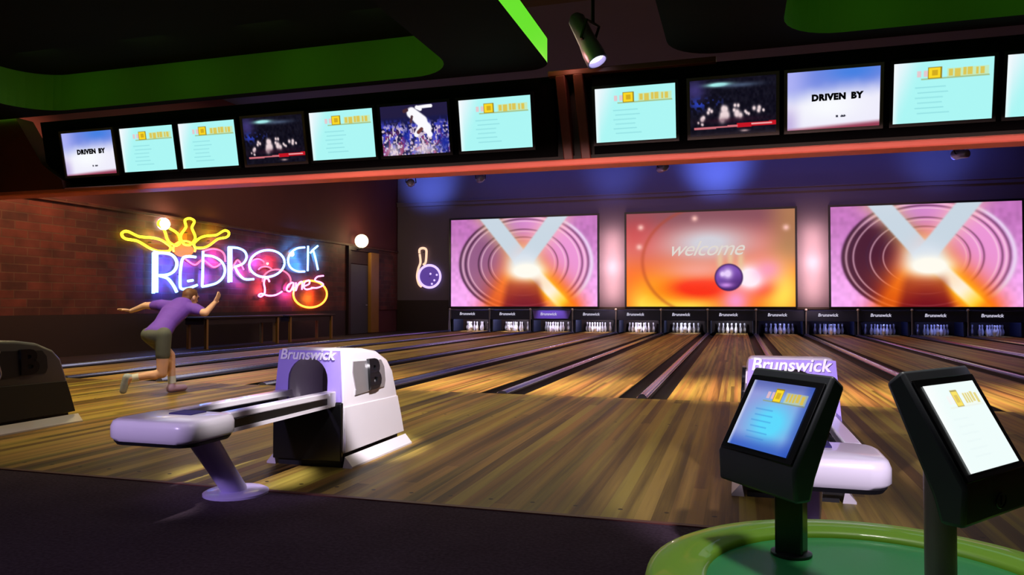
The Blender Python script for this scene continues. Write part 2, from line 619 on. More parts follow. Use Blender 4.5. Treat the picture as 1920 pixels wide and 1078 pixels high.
def paint_welcome(U, V):
    AR = 1.713
    C = mix(const(U, (128, 70, 84)), (222, 116, 106), sm(.02, .38, V))
    C = mix(C, (255, 104, 16), sm(.34, .74, V) * (1 - .35 * gauss(U, V, .45, .5, .25, .3)))
    C = mix(C, (214, 60, 66), gauss(U, V, .06, .22, .16, .22) * .6)
    C = mix(C, (170, 116, 78), sm(.78, .98, U) * (1 - sm(.35, .7, V)))
    C = mix(C, (255, 232, 84), np.clip(gauss(U, V, .14, .96, .12, .20) + gauss(U, V, .92, .84, .12, .30) + gauss(U, V, .36, 1.0, .2, .12), 0, 1))
    C = mix(C, (255, 160, 14), gauss(U, V, .24, .82, .16, .16))
    C = mix(C, (250, 44, 12), np.clip(gauss(U, V, .46, .80, .18, .10) * 1.5 + gauss(U, V, .79, .80, .09, .10), 0, 1))
    C = mix(C, (250, 170, 160), gauss(U, V, .44, .62, .22, .10) * .75)
    C = mix(C, (208, 206, 216), np.clip(gauss(U, V, .50, .33, .24, .17) * 1.1, 0, 1))
    rr = np.hypot((U - .52) / .42, (V - .52) / .58)
    C = mix(C, (176, 60, 30), np.exp(-((rr - 1.0) / .03) ** 2) * .45 * (1 - sm(.3, .6, U)))
    C = mix(C, (255, 250, 255), np.clip(gauss(U, V, .74, .70, .09, .13) * 1.5, 0, 1))
    C = mix(C, (250, 150, 200), np.clip(gauss(U, V, .85, .62, .09, .13) * .8 + gauss(U, V, .66, .94, .08, .14), 0, 1))
    for u, v in ((.57, .52), (.63, .50), (.69, .52)):
        C = mix(C, (226, 206, 160), gauss(U, V, u, v, .02, .11) * .7)
    for u, v in ((.42, .07), (.09, .15), (.08, .36), (.95, .19)):
        C = mix(C, (246, 190, 180), gauss(U, V, u, v, .018, .03))
    d = np.hypot((U - .62) * AR, V - .695)
    f = 1 - sm(.135, .15, d)
    B = mix(const(U, (120, 74, 176)), (70, 30, 110), sm(-.06, .14, (V - .695) + (U - .62) * .6))
    B = mix(B, (232, 206, 252), np.clip(gauss(U, V, .615, .655, .025, .05) * 1.3 + gauss(U, V, .58, .66, .014, .03), 0, 1))
    B = mix(B, (214, 150, 240), gauss(U, V, .605, .775, .04, .025) * .9)
    B = mix(B, (54, 20, 84), np.exp(-((d - .142) / .014) ** 2))
    return C * (1 - f[..., None]) + B * f[..., None]


def paint_score(seed, dim=0.0, logo=.42, pale=0.0):
    def fn(U, V):
        C = mix(const(U, (236, 246, 252)), (172, 246, 244), sm(.02, .35, U + V * .25))
        if dim:
            C = mix(const(U, (150, 150, 216)), (92, 216, 252), np.clip(gauss(U, V, .55, .60, .36, .33) * 1.2, 0, 1))
            C = mix(C, (40, 84, 190), sm(.74, 1.0, V) * .8)
            C = mix(C, (50, 70, 150), (1 - sm(.0, .22, V)) * .55)
            C = mix(C, (36, 76, 180), sm(.82, 1.0, U) * .6)
        rs = np.random.RandomState(seed)
        C = mix(C, (214, 226, 150), (np.abs(V - .205) < .075) * (U > logo + .12) * (U < .95) * .55)
        # blurred emblem marks
        u = logo + .16
        while u < .93:
            wd = rs.uniform(.03, .055)
            k = (np.abs(V - .20 - rs.uniform(-.01, .01)) < .06) * (np.abs(U - u) < wd / 2)
            C = mix(C, (226, 190, 60) if rs.rand() < .7 else (150, 130, 90), k * .8)
            u += wd + rs.uniform(.015, .03)
        for u in (logo - .16, logo - .09):
            C = mix(C, (240, 190, 196), (np.abs(V - .2) < .05) * (np.abs(U - u) < .022) * .8)
        C = mix(C, (150, 150, 60), (np.abs(V - .29) < .012) * (np.abs(U - .62) < .34) * .5)
        k = np.maximum(np.abs(U - logo) / .07, np.abs(V - .19) / .10)
        C = mix(C, (150, 126, 20), (k < 1.0).astype(float))
        C = mix(C, (250, 216, 40), (k < .84).astype(float))
        C = mix(C, (200, 160, 30), (k < .45).astype(float) * .8)
        for i in range(6):
            v = .42 + i * .085
            C = mix(C, (120, 196, 206) if not dim else (60, 130, 210), np.exp(-((V - v) / .008) ** 2) * (U > .22 + .03 * (i % 2)) * (U < .48 + .1 * rs.rand()) * .6)
        C = mix(C, (250, 255, 255), np.clip(1 - U / .06, 0, 1) * .6)
        if pale: C = mix(C, (252, 255, 253), pale * np.clip((255 - C.min(-1)) < 120, 0, 1) * 1.0 + .35 * pale * ((255 - C.min(-1)) >= 120))
        return C
    return fn


def paint_driven(U, V):
    C = mix(const(U, (120, 138, 226)), (70, 128, 226), gauss(U, V, .72, .05, .3, .16))
    C = mix(C, (172, 176, 244), (1 - sm(.0, .35, U)) * (1 - sm(.2, .7, V)))
    C = mix(C, (238, 236, 252), np.clip(sm(.20, .62, V + (U - .5) * .15 + .06 * vnoise(U, V, 6, 4)), 0, 1))
    C = mix(C, (250, 252, 255), gauss(U, V, .45, .62, .34, .24))
    C = mix(C, (196, 180, 226), (1 - sm(.0, .2, U)) * sm(.4, .9, V))
    C = mix(C, (150, 60, 84), sm(.90, 1.0, V + (U - .6) * .07))
    for u in (.545, .60, .625):
        C = mix(C, (40, 40, 60), (np.hypot((U - u) * 1.5, V - .80) < .022).astype(float))
    return C


def paint_arena(U, V):
    n = vnoise(U, V, 22, 11)
    C = const(U, (8, 6, 20)) + 16 * n[..., None]
    C = mix(C, (70, 60, 130), gauss(U, V, .06, .18, .12, .2) * .8)
    C = mix(C, (40, 60, 170), gauss(U, V, .1, .42, .10, .1) * (n > .5) + gauss(U, V, .27, .40, .12, .07) * (n > .6) * .6)
    C = mix(C, (170, 244, 240), np.clip(gauss(U, V, .34, .10, .13, .035) * 1.5, 0, 1))
    C = mix(C, (90, 110, 140), gauss(U, V, .6, .13, .22, .04) * .7)
    rs = np.random.RandomState(5)
    for u, v, s in ((.16, .66, .035), (.24, .56, .03), (.40, .56, .045), (.42, .66, .06), (.54, .52, .03), (.58, .64, .05), (.68, .60, .025), (.78, .56, .035), (.84, .6, .02), (.12, .78, .02), (.36, .68, .05)):
        for _ in range(3):
            a, b = u + rs.uniform(-.03, .03), v + rs.uniform(-.05, .05)
            C = mix(C, (236, 214, 216), np.clip(gauss(U, V, a, b, s * .55, s * 1.1) * 1.3, 0, 1))
    C = mix(C, (60, 20, 40), gauss(U, V, .5, .74, .4, .05) * .5)
    C = mix(C, (196, 20, 36), (np.abs(V - .86 + .03 * U) < .035) * (U > .55) * 1.0)
    C = mix(C, (222, 120, 130), (np.abs(V - .86 + .015 * U) < .018) * (U < .56) * (U > .05) * .9)
    C = mix(C, (250, 200, 200), (np.abs(V - .83) < .014) * (U > .72) * (U < .95) * .8)
    C = mix(C, (180, 150, 150), gauss(U, V, .64, .94, .05, .02))
    return C


def paint_leap(U, V):
    n, n2, n3 = vnoise(U, V, 17, 21), vnoise(U, V, 26, 8), vnoise(U, V, 9, 3)
    C = mix(const(U, (24, 24, 70)), (62, 66, 190), sm(.35, .75, n) * sm(.22, .45, V))
    C = mix(C, (226, 204, 220), (n2 > .62) * sm(.3, .5, V) * .9)
    C = mix(C, (180, 60, 100), (n3 > .66) * (n2 < .5) * sm(.4, .7, V) * .7)
    C = mix(C, (24, 40, 150), gauss(U, V, .92, .8, .08, .2) + gauss(U, V, .36, .62, .05, .15))
    C = mix(C, (236, 216, 222), gauss(U, V, .16, .92, .1, .16) * .8 + gauss(U, V, .62, .92, .18, .14) * .8)
    C = mix(C, (40, 30, 60), (1 - sm(.2, .3, V)) * .6)
    # a leaping figure in white
    def limb(a, b, w, c):
        nonlocal C
        d, t = seg_d(U * 1.5, V, (a[0] * 1.5, a[1]), (b[0] * 1.5, b[1]))
        C = mix(C, c, 1 - sm(w * .75, w * 1.1, d))
    wht = (252, 250, 255)
    limb((.47, .16), (.62, .34), .12, wht)
    limb((.56, .30), (.68, .48), .11, wht)
    limb((.56, .06), (.76, .05), .035, wht)
    limb((.60, .10), (.55, .06), .04, wht)
    limb((.66, .46), (.72, .62), .06, wht)
    limb((.58, .46), (.52, .60), .06, wht)
    limb((.40, .10), (.36, .12), .04, (70, 40, 50))
    limb((.47, .24), (.45, .34), .03, (80, 50, 60))
    limb((.55, .56), (.60, .50), .04, (110, 60, 60))
    return C


# ================================================================== THE PLACE
P, X0 = 1.68, -11.136           # lane spacing, leftmost lane edge
YC, YF, YP, YE = 3.778, 8.682, 28.378, 29.75   # carpet edge, foul line, pit front, pit rear
XL, XR = -13.5, 11.0
sep = [X0 + P * i for i in range(13)]

# ------------------------------------------------------------------ setting
structure('floor', MB().b2(XL, XR, -3.0, YC, -0.12, 0.0), M['carpet'], 'dark purple carpet in front of the wooden approach')
structure('floor_approach', MB().b2(XL, XR, YC, YF, -0.12, 0.0), M['approach'], 'yellow brown wooden approach boards before the lanes')
structure('floor_side', MB().b2(XL, X0 - .1, YF, YP + .02, -0.12, -0.02), M['wall_dark'], 'dark floor strip between the brick wall and the lanes')
structure('floor_edge', MB().b2(sep[12] + .1, XR, YF, YP + .02, -0.12, -0.02), M['wall_dark'], 'dark floor strip beyond the last lane')
structure('trim_1', MB().b2(XL, XR, YC - .02, YC + .015, -0.01, 0.006), M['beam_red'], 'thin reddish strip where carpet meets the wooden approach')

mb = MB().b2(XL - .25, XL - .04, -3.0, YP + .2, -.1, 6.8)
structure('wall_left', mb, M['wall_red'], 'dark red plaster wall above the brick on the left')
structure('wall_brick', MB().b2(XL - .04, XL, -3.0, YP, .86, 3.2), M['brick'], 'red brick wall face behind the neon sign')
structure('trim_2', MB().b2(XL - .04, XL + .05, -3.0, YP, 3.2, 3.28), M['brick'], 'brick cap course along the top of the brick wall', bevel=.012)
structure('wall_dado', MB().b2(XL - .04, XL + .015, -3.0, 24.1, -.02, .86), M['wall_dark'], 'dark panelling below the brick wall')

mb = MB()
mb.b2(XL, XR, YP + .02, YP + .22, .98, 6.8)
mb.b2(XL, X0 - .08, YP + .02, YP + .22, -.02, .98)
mb.b2(sep[12] + .08, XR, YP + .02, YP + .22, -.02, .98)
structure('wall_back', mb, M['wall_back'], 'mauve end wall carrying the three big screens')
structure('trim_3', MB().b2(XL, XR, YP - .05, YP + .02, 5.1, 5.24).b2(XL, XR, YP - .09, YP + .02, 5.24, 5.29), M['wall_back'], 'long moulding high on the end wall above the big screens')
structure('trim_4', MB().b2(X0 - .08, sep[12] + .08, YP - .02, YP + .02, .90, .98), M['wall_dark'], 'dark ledge between the big screens and the pits')
structure('wall_right', MB().b2(XR, XR + .2, -3, YP + .2, -.1, 6.8), M['wall_red'], 'dark wall beyond the last lane')
structure('wall_dado_end', MB().b2(XL, X0 - .1, YP - .015, YP + .02, -.02, 1.25), M['wall_dark'], 'dark panelling low on the end wall beside the door')
structure('ceiling', MB().b2(XL, XR, 8.5, YP + .2, 6.7, 6.8), M['ceiling_lane'], 'high ceiling over the lanes')
structure('ceiling_upper', MB().b2(XL, XR, -3.0, 8.5, 4.6, 4.7), M['ceiling_red'], 'dark brown ceiling above the hung panels')
structure('wall_upper', MB().b2(XL, XR, 8.46, 8.5, 4.7, 6.7), M['ceiling_dark'], 'dark drop between the two ceilings')
# pit box behind the lanes
structure('wall_pit_rear', MB().b2(X0 - .08, sep[12] + .08, YE, YE + .1, -.12, 1.1), M['wall_dark'], 'dark wall behind the pins')
structure('ceiling_pit', MB().b2(X0 - .08, sep[12] + .08, YP + .23, YE - .01, .99, 1.08), M['wall_dark'], 'dark lid over the pins')
structure('wall_pit_side', MB().b2(X0 - .18, X0 - .09, YP + .02, YE - .01, -.12, .97), M['wall_dark'], 'dark side of the pit beside the first lane')
structure('wall_pit_side', MB().b2(sep[12] + .09, sep[12] + .18, YP + .02, YE - .01, -.12, .97), M['wall_dark'], 'dark side of the pit beside the last lane')

# door on the left wall near the corner
mb = MB()
mb.b2(XL - .02, XL + .10, 24.15, 24.32, 0, 3.05).b2(XL - .02, XL + .10, 24.15, 26.5, 3.05, 3.2)
d = structure('door_1', mb, M['wall_dark'], 'dark doorway under the warm globe lamp near the corner', bevel=.01)
structure('door_leaf', MB().b2(XL + .0, XL + .05, 24.32, 25.72, 0.0, 2.55), M['door'], parent=d)
structure('door_transom', MB().b2(XL + .0, XL + .05, 24.32, 25.72, 2.58, 3.04), M['wall_dark'], parent=d)
structure('door_handle', MB().tube([(XL + .05, 25.55, 1.05), (XL + .11, 25.55, 1.05), (XL + .11, 25.42, 1.05)], .014), M['silver'], parent=d)
structure('trim_5', MB().b2(XL - .02, XL + .16, 25.76, 26.42, 0, 3.05), M['amber_wood'], 'amber wood pillar lit beside the dark doorway', bevel=.015)

# hung ceiling panels with green lit recesses -------------------------------------------------
def rounded(x0, x1, y0, y1, r, n=8):
    pts = []
    for cx, cy, a0 in ((x1 - r, y1 - r, 0), (x0 + r, y1 - r, 90), (x0 + r, y0 + r, 180), (x1 - r, y0 + r, 270)):
        for k in range(n + 1):
            a = R(a0 + 90 * k / n)
            pts.append((cx + r * math.cos(a), cy + r * math.sin(a)))
    return pts


def hung_panel(name, x0, x1, rx0, rx1, ry0, ry1, yfar, label, glow_side):
    z0, z1, zt = 3.69, 3.95, 4.17
    root = empty(name, ((x0 + x1) / 2, 4, z0), 0)
    tag(root, label, 'ceiling', kind='structure')
    o = Vector(root.location)
    outer = rounded(x0, x1, -2.5, yfar, .26 if glow_side else .5)
    inner = rounded(rx0, rx1, ry0, ry1, .55)
    m = MB()
    L = lambda p, z: Vector((p[0], p[1], z)) - o
    m.rings([[L(p, z0) for p in outer], [L(p, z0) for p in inner]], cap=False)
    m.rings([[L(p, z1 + .012) for p in outer], [L(p, z1 + .012) for p in inner]], cap=False)
    m.build('panel_underside', M['ceiling_dark'], root)
    m = MB().rings([[L(p, z0) for p in outer], [L(p, z1) for p in outer]], cap=False)
    m.build('panel_fascia', M['green_glow'] if glow_side else M['ceiling_dark'], root)
    m = MB().rings([[L(p, z0) for p in inner], [L(p, zt) for p in inner]], cap=False)
    m.build('recess_side', M['green_paint'], root)
    m = MB().rings([[L(p, zt) for p in inner], [L(p, zt + .02) for p in inner]])
    m.build('recess_top', M['ceiling_dark'], root)
    return root


hung_panel('ceiling_panel', -13.3, -1.95, -9.15, -3.0, 1.2, 7.88, 8.03, 'black hung ceiling panel with a green lit recess above the left monitors', True)
hung_panel('ceiling_panel', -0.66, 10.5, 0.42, 9.5, 1.2, 7.75, 8.03, 'black hung ceiling panel with a green lit recess above the right monitors', False)

# bulkhead carrying the monitors ---------------------------------------------------------------
beam = empty('beam', (0, 8.2, 2.6))
tag(beam, 'long dark bulkhead that carries the row of monitors', 'beam', kind='structure')
def LB(m): 
    for v in m.bm.verts: v.co -= Vector((0, 8.2, 2.6))
    return m
def slab(x0, x1, zb, zt, yb, yt, th):
    m = MB()
    m.rings([[Vector((x0, yb, zb)), Vector((x0, yt, zt)), Vector((x0, yt + th, zt)), Vector((x0, yb + th, zb))],
             [Vector((x1, yb, zb)), Vector((x1, yt, zt)), Vector((x1, yt + th, zt)), Vector((x1, yb + th, zb))]])
    return LB(m)
TILT = math.atan2(.11, .55)
slab(-9.32, -1.95, 2.74, 3.62, 8.26, 8.09, .2).build('black_backing', M['backing'], beam)
slab(-1.52, XR, 2.74, 3.62, 8.26, 8.09, .2).build('black_backing', M['backing'], beam)
# red brown end panel on the left
m = MB()
poly = [(XL, 2.68), (-8.92, 2.68), (-8.95, 2.80), (-9.28, 3.02), (-9.75, 3.72), (XL, 3.72)]
m.prism(poly, lambda a, b, d: (a, d - (b - 2.68) * .05, b), 8.12, 8.4)
LB(m).build('end_panel', M['beam_red'], beam)
LB(MB().b2(XL, XR, 8.13, 8.42, 2.62, 2.695)).build('lower_rail', M['rail_red'], beam, bevel=.02)
LB(MB().b2(XL, XR, 8.24, 8.40, 2.69, 2.75)).build('rail_shadow_strip', M['black'], beam)  # solid black strip standing for the shade above the rail
LB(MB().b2(-2.0, -.2, 8.02, 8.45, 3.60, 3.66)).build('top_ledge', M['beam_red'], beam, bevel=.008)
for x in (-1.86, -1.66):
    m = MB()
    w = .055
    m.rings([[Vector((x - w, 8.0, 3.60)), Vector((x + w, 8.0, 3.60)), Vector((x + w, 8.2, 3.60)), Vector((x - w, 8.2, 3.60))],
             [Vector((x - w + .05, 8.22, 2.70)), Vector((x + w + .05, 8.22, 2.70)), Vector((x + w + .05, 8.4, 2.70)), Vector((x - w + .05, 8.4, 2.70))]])
    LB(m).build('bulkhead_rib', M['beam_red'], beam, bevel=.012)
LB(MB().b2(-2.0, -1.45, 8.30, 8.42, 2.72, 3.60)).build('rib_backing', M['black'], beam)

# ------------------------------------------------------------------ monitors
def monitor_mesh(kind, grey):
    t = empty('wall_monitor', (0, 0, 0))
    fr = MB()
    W, H, b, dp = .86, .575, .032, .055
    for x0, x1, z0, z1 in ((-W / 2 - b, W / 2 + b, H / 2, H / 2 + b), (-W / 2 - b, W / 2 + b, -H / 2 - b, -H / 2), (-W / 2 - b, -W / 2, -H / 2, H / 2), (W / 2, W / 2 + b, -H / 2, H / 2)):
        fr.b2(x0, x1, -.012, dp, z0, z1)
    fr.build('bezel', M['bezel_grey'] if grey else M['bezel'], t)
    MB().b2(-W / 2 - b, W / 2 + b, .012, dp + .01, -H / 2 - b, H / 2 + b).build('rear_shell', M['black'], t)
    fn = {'score': paint_score(3), 'driven': paint_driven, 'arena': paint_arena, 'leap': paint_leap}[kind]
    grid_screen('screen', W, H, 120, 80, fn, t)
    if kind == 'driven':
        text_obj('caption', 'DRIVEN', .084, M['letter_navy'], t, Matrix.Translation((-.04, -.003, .02)) @ FRONT, .001, bold=.006, space=1.12)
        text_obj('caption', 'BY', .084, M['letter_navy'], t, Matrix.Translation((.22, -.003, .02)) @ FRONT, .001, bold=.006, space=1.12)
    return t


protos = {}
seq = [(-8.91, 'driven'), (-7.92, 'score'), (-6.97, 'score'), (-5.99, 'arena'), (-5.03, 'score'), (-4.07, 'leap'), (-3.07, 'score'),
       (-1.48, 'score'), (-.47, 'arena'), (.50, 'driven'), (1.48, 'score'), (2.45, 'score')]
look = {'score': 'cyan score sheet', 'driven': 'words on pale sky', 'arena': 'dark arena scene', 'leap': 'leaping white figure'}
ordn = ['first', 'second', 'third', 'fourth', 'fifth', 'sixth', 'seventh', 'eighth', 'ninth', 'tenth', 'eleventh', 'twelfth']
for i, (x, k) in enumerate(seq):
    if k in protos:
        t = copy_tree(protos[k])
    else:
        t = protos[k] = monitor_mesh(k, k in ('arena', 'driven'))
    t.location = (x + .43, 8.115, 3.145)
    t.rotation_euler = (TILT, 0, 0)
    where = ('%s from the left end of the bulkhead' % ordn[i]) if i < 7 else ('%s right of the red ribs' % ordn[i - 7])
    tag(t, 'monitor with %s, %s' % (look[k], where), 'monitor', 'monitors along the bulkhead')

# ------------------------------------------------------------------ lanes
cur = {0: 'first', 1: 'second', 2: 'third', 3: 'fourth', 4: 'fifth', 5: 'sixth', 6: 'seventh', 7: 'eighth', 8: 'ninth', 9: 'tenth', 10: 'eleventh', 11: 'twelfth'}
BED = 1.12
def gutter_profile(w):
    pts = [(-w / 2, 0.0)]
    for k in range(9):
        a = math.pi * k / 8
        pts.append((-w * .46 * math.cos(a), -.075 * math.sin(a)))
    pts += [(w / 2, 0.0), (w / 2, -.11), (-w / 2, -.11)]
    return pts
GW = (P - BED) / 2 - .075
lane0 = empty('bowling_lane', (0, YF, 0))
MB().b2(-BED / 2, BED / 2, 0, YE - YF - .03, -.1, .0).build('lane_bed', M['lane'], lane0)
for s in (-1, 1):
    m = MB()
    cx = s * (BED / 2 + GW / 2)
    m.prism(gutter_profile(GW), lambda a, b, d: (cx + a, d, b - .004), .0, YP - YF - .02)
    m.build('gutter', M['gutter'], lane0, smooth=True)
# arrows inlaid in the lane
m = MB()
for k in range(-3, 4):
    x, y = k * .14, 4.3 - abs(k) * .22
    m.prism([(x - .018, y), (x + .018, y), (x, y + .16)], lambda a, b, d: (a, b, d), .0002, .0012)
m.build('aiming_arrows', M['beam_red'], lane0)
for i in range(12):
    t = lane0 if i == 0 else copy_tree(lane0)
    t.location = (X0 + P * (i + .5), YF, 0)
    tag(t, 'wooden bowling lane with gutters, leading to the %s pit from the brick wall' % cur[i], 'lane', 'bowling lanes')

def divider(w, z, name):
    t = empty(name, (0, YF, 0))
    m = MB()
    pts = [(-w / 2, -.1), (-w / 2, .0)] + [(-w / 2 + w * k / 8, z * math.sin(math.pi * k / 8) ** .6 if 0 < k < 8 else 0.0) for k in range(9)][1:-1] + [(w / 2, .0), (w / 2, -.1)]
    m.prism(pts, lambda a, b, d: (a, d, b), 0, YP - YF - .08)
    m.build('cap_rail', M['cap'], t, smooth=True)
    for s in (-1, 1):
        MB().b2(s * w / 2 - .006, s * w / 2 + .006, 0, YP - YF - .08, -.1, .012).build('side_bead', M['edge_strip'], t)
    return t
d1, d2 = None, None
for i in range(13):
    wide = i % 2 == 1
    if wide:
        t = d1 = divider(.13, .035, 'lane_divider') if d1 is None else copy_tree(d1)
    else:
        t = d2 = divider(.115, .055, 'lane_divider') if d2 is None else copy_tree(d2)
    t.location = (sep[i], YF, 0)
    lab = 'glossy divider rail between the %s and %s lanes from the brick wall' % (cur[i - 1], cur[i]) if 0 < i < 12 else ('pale edge rail along the outer side of the %s lane' % ('first' if i == 0 else 'twelfth'))
    tag(t, lab, 'divider', 'dividers between the lanes')

# ------------------------------------------------------------------ pits, posts and pins
def pit(violet):
    t = empty('pinsetter_front', (0, YP, 0))
    m = MB()
    w = P - .05
    poly = [(-w / 2, .48), (w / 2, .48), (w / 2, .86), (-w / 2, .86)]
    if violet: poly = [(-w / 2 + .12, .52), (w / 2 - .16, .52), (w / 2 - .04, .86), (-w / 2 + .04, .86)]
    m.prism(poly, lambda a, b, d: (a, d, b), .0, .06)
    m.build('mask_panel', M['pit_violet'] if violet else M['pit'], t, bevel=.008)
    if violet:
        MB().b2(-w / 2, w / 2, .065, .09, .46, .88).build('mask_backing', M['pit'], t)
    MB().b2(-w / 2 + .10, w / 2 - .06, -.012, .02, .845, .865).build('top_bead', M['cap'], t)
    for s in (-1, 1):
        m = MB()
        x = s * (w / 2 - .05)
        m.b2(x - .03, x + .03, .08, 1.25, .002, .5)
        m.build('side_board', M['pit'], t)
    MB().b2(-w / 2 + .08, w / 2 - .08, 1.20, 1.24, .002, .5).build('rear_curtain', M['wall_dark'], t)
    text_obj('lettering', 'Brunswick', .155, M['letter_white'], t, Matrix.Translation((-.12, -.006, .70)) @ FRONT, .003, bold=.003, shear=.15)
    return t
p0 = pit(False)
p2 = pit(True)
first = True
for i in range(12):
    x = X0 + P * (i + .5)
    if i == 2: t = p2
    elif first: t, first = p0, False
    else: t = copy_tree(p0)
    t.location = (x, YP, 0)
    tag(t, ('navy pit front with white lettering, %s from the brick wall' % cur[i]) if i != 2 else 'violet lit pit front with white lettering, third from the brick wall', 'pinsetter', 'pit fronts under the big screens')
m0 = None
for i in range(13):
    if m0 is None:
        t = m0 = empty('divider_post', (0, YP - .05, 0))
        MB().b2(-.022, .022, -.02, .02, 0, .86).build('post_bar', M['post'], t, bevel=.005)
        MB().sphere((0, -.01, .885), .045, 12, 8).build('post_knob', M['knob'], t, smooth=True)
    else:
        t = copy_tree(m0)
    t.location = (sep[i], YP - .05, 0)
    lab = ('slim post with pale knob between the %s and %s pits from the brick wall' % (cur[i - 1], cur[i])) if 0 < i < 12 else ('slim post with pale knob at the outer side of the %s pit' % ('first' if i == 0 else 'twelfth'))
    tag(t, lab, 'post', 'posts between the pits')
prof = [(.026, 0), (.034, .01), (.046, .05), (.058, .10), (.0605, .125), (.055, .17), (.040, .215), (.027, .25), (.0235, .275), (.027, .305), (.0325, .335), (.031, .36), (.020, .376), (.004, .381)]
pin0 = MB().lathe(prof, n=14).build('bowling_pin', M['pin'], None, smooth=True)
spots = [(0, 0), (-.1525, .264), (.1525, .264), (-.305, .528), (0, .528), (.305, .528), (-.457, .79), (-.1525, .79), (.1525, .79), (.457, .79)]
n = 0
for i in range(12):
    for k, (dx, dy) in enumerate(spots):
        if i == 0 and k in (4,): continue
        o = pin0 if n == 0 else pin0.copy()
        if n: COL.objects.link(o)
        n += 1
        o.location = (X0 + P * (i + .5) + dx, YP + .18 + dy, .0)
        tag(o, 'white bowling pin standing in the %s pit from the brick wall' % cur[i], 'pin', 'pins in the %s pit' % cur[i])

# ------------------------------------------------------------------ big screens
def billboard(x0, x1, fn, label, word=None):
    z0, z1 = .995, 4.485
    w, h = x1 - x0, z1 - z0
    t = empty('projection_screen', ((x0 + x1) / 2, YP - .03, (z0 + z1) / 2))
    tag(t, label, 'screen', 'big screens above the pits')
    b = .07
    m = MB()
    for a in ((-w / 2 - b, w / 2 + b, h / 2, h / 2 + b), (-w / 2 - b, w / 2 + b, -h / 2 - b * .6, -h / 2), (-w / 2 - b, -w / 2, -h / 2, h / 2), (w / 2, w / 2 + b, -h / 2, h / 2)):
        m.b2(a[0], a[1], -.03, .05, a[2], a[3])
    m.build('screen_frame', M['bezel'], t)
    grid_screen('screen', w, h, 260, 150, fn, t)
    if word:
        text_obj('caption', word, .78, glow('pale_caption', lin((222, 214, 206)), 1.0), t, Matrix.Translation((-.12, -.012, h * .105)) @ FRONT, .002, shear=.45, space=.92)
    return t
billboard(-11.10, -5.12, paint_cross(.25), 'big lilac screen with a white cross beam over pale rings')
billboard(-4.01, 1.963, paint_welcome, 'big orange screen with a welcome word and a purple ball', 'welcome')
billboard(3.13, 8.956, paint_cross(1.0), 'big pink screen with a white cross beam over dark maroon rings')

# ------------------------------------------------------------------ neon sign on the brick wall
NX = XL + .09
def sp(px, py):                       # a point of the sign, read off its close view
    p = at(210 + .22396 * px, 380 + .22396 * py, 'x', NX)
    return Vector((0, p.y, p.z))
S0 = sp(900, 560)
sign = empty('neon_sign', (NX, S0.y, S0.z), 0, 'large neon sign with yellow pins above blue white lettering on the brick wall', 'neon sign')
def smooth_path(pts, k=6, closed=False):
    P_ = [Vector(p) for p in pts]
    n = len(P_)
    out = []
    rng = range(n if closed else n - 1)
    for i in rng:
        if closed: a, b, c, d = P_[i - 1], P_[i], P_[(i + 1) % n], P_[(i + 2) % n]
        else: a, b, c, d = P_[max(i - 1, 0)], P_[i], P_[i + 1], P_[min(i + 2, n - 1)]
        for j in range(k):
            t = j / k
            out.append(.5 * ((2 * b) + (c - a) * t + (2 * a - 5 * b + 4 * c - d) * t * t + (3 * b - a - 3 * c + d) * t ** 3))
    if not closed: out.append(P_[-1])
    return out
def stroke(paths, name, mat, r, closed=False, dx=0.0, smooth=True, parent=None):
    m = MB()
    for pts in paths:
        w = [sp(*p) - S0 + Vector((dx, 0, 0)) for p in pts]
        if smooth and len(w) > 2: w = smooth_path(w, 6, closed)
        m.tube(w, r, 8, closed)
    return m.build(name, mat, parent or sign, smooth=True)
def ell(cx, cy, rx, ry, n=28, a0=0, a1=360, rot=0):
    out = []
    for k in range(n + (0 if a1 - a0 >= 360 else 1)):
        a = R(a0 + (a1 - a0) * k / n)
        x, y = rx * math.cos(a), ry * math.sin(a)
        c, s = math.cos(R(rot)), math.sin(R(rot))
        out.append((cx + x * c - y * s, cy + x * s + y * c))
    return out
rt = .038
stroke([[(348, 420), (346, 760)], [(374, 420), (374, 752)], [(345, 424), (430, 420), (505, 440), (543, 500), (525, 565), (470, 602), (395, 610)], [(400, 612), (465, 634), (512, 690), (542, 748)]], 'letter_tube', M['tube_white'], rt * 1.0)
stroke([[(700, 455), (640, 450), (592, 468), (574, 560), (570, 650), (578, 718), (640, 716), (712, 690)], [(636, 656), (676, 650)]], 'letter_tube', M['tube_white'], rt * .9)
stroke([[(762, 405), (760, 560), (755, 702)], [(764, 440), (850, 452), (918, 495), (945, 560), (930, 622), (880, 670), (812, 692), (755, 702)]], 'letter_tube', M['tube_white'], rt * .85)
stroke([[(976, 372), (976, 668)], [(998, 372), (998, 664)], [(975, 374), (1055, 380), (1112, 410), (1126, 460), (1096, 510), (1030, 536)], [(1030, 540), (1064, 600), (1112, 640), (1185, 640)]], 'letter_tube', M['tube_white'], rt * .85)
stroke([ell(1297, 510, 148, 112, rot=-8)], 'letter_tube', M['tube_white'], rt * .85, closed=True)
stroke([[(1612, 374), (1545, 384), (1492, 428), (1474, 485), (1495, 542), (1550, 574), (1612, 576)]], 'letter_tube', M['tube_white'], rt * .85)
stroke([[(1642, 362), (1638, 572)], [(1722, 362), (1682, 396), (1662, 420)], [(1684, 396), (1704, 470), (1724, 562)]], 'letter_tube', M['tube_white'], rt * .85)
stroke([[(770, 405), (850, 386), (918, 402), (950, 440), (956, 494)], [(620, 470), (700, 520), (770, 480), (860, 540), (930, 500)], [(1010, 560), (1060, 480), (1110, 560)]], 'accent_tube', M['tube_red'], .024, dx=-.03)
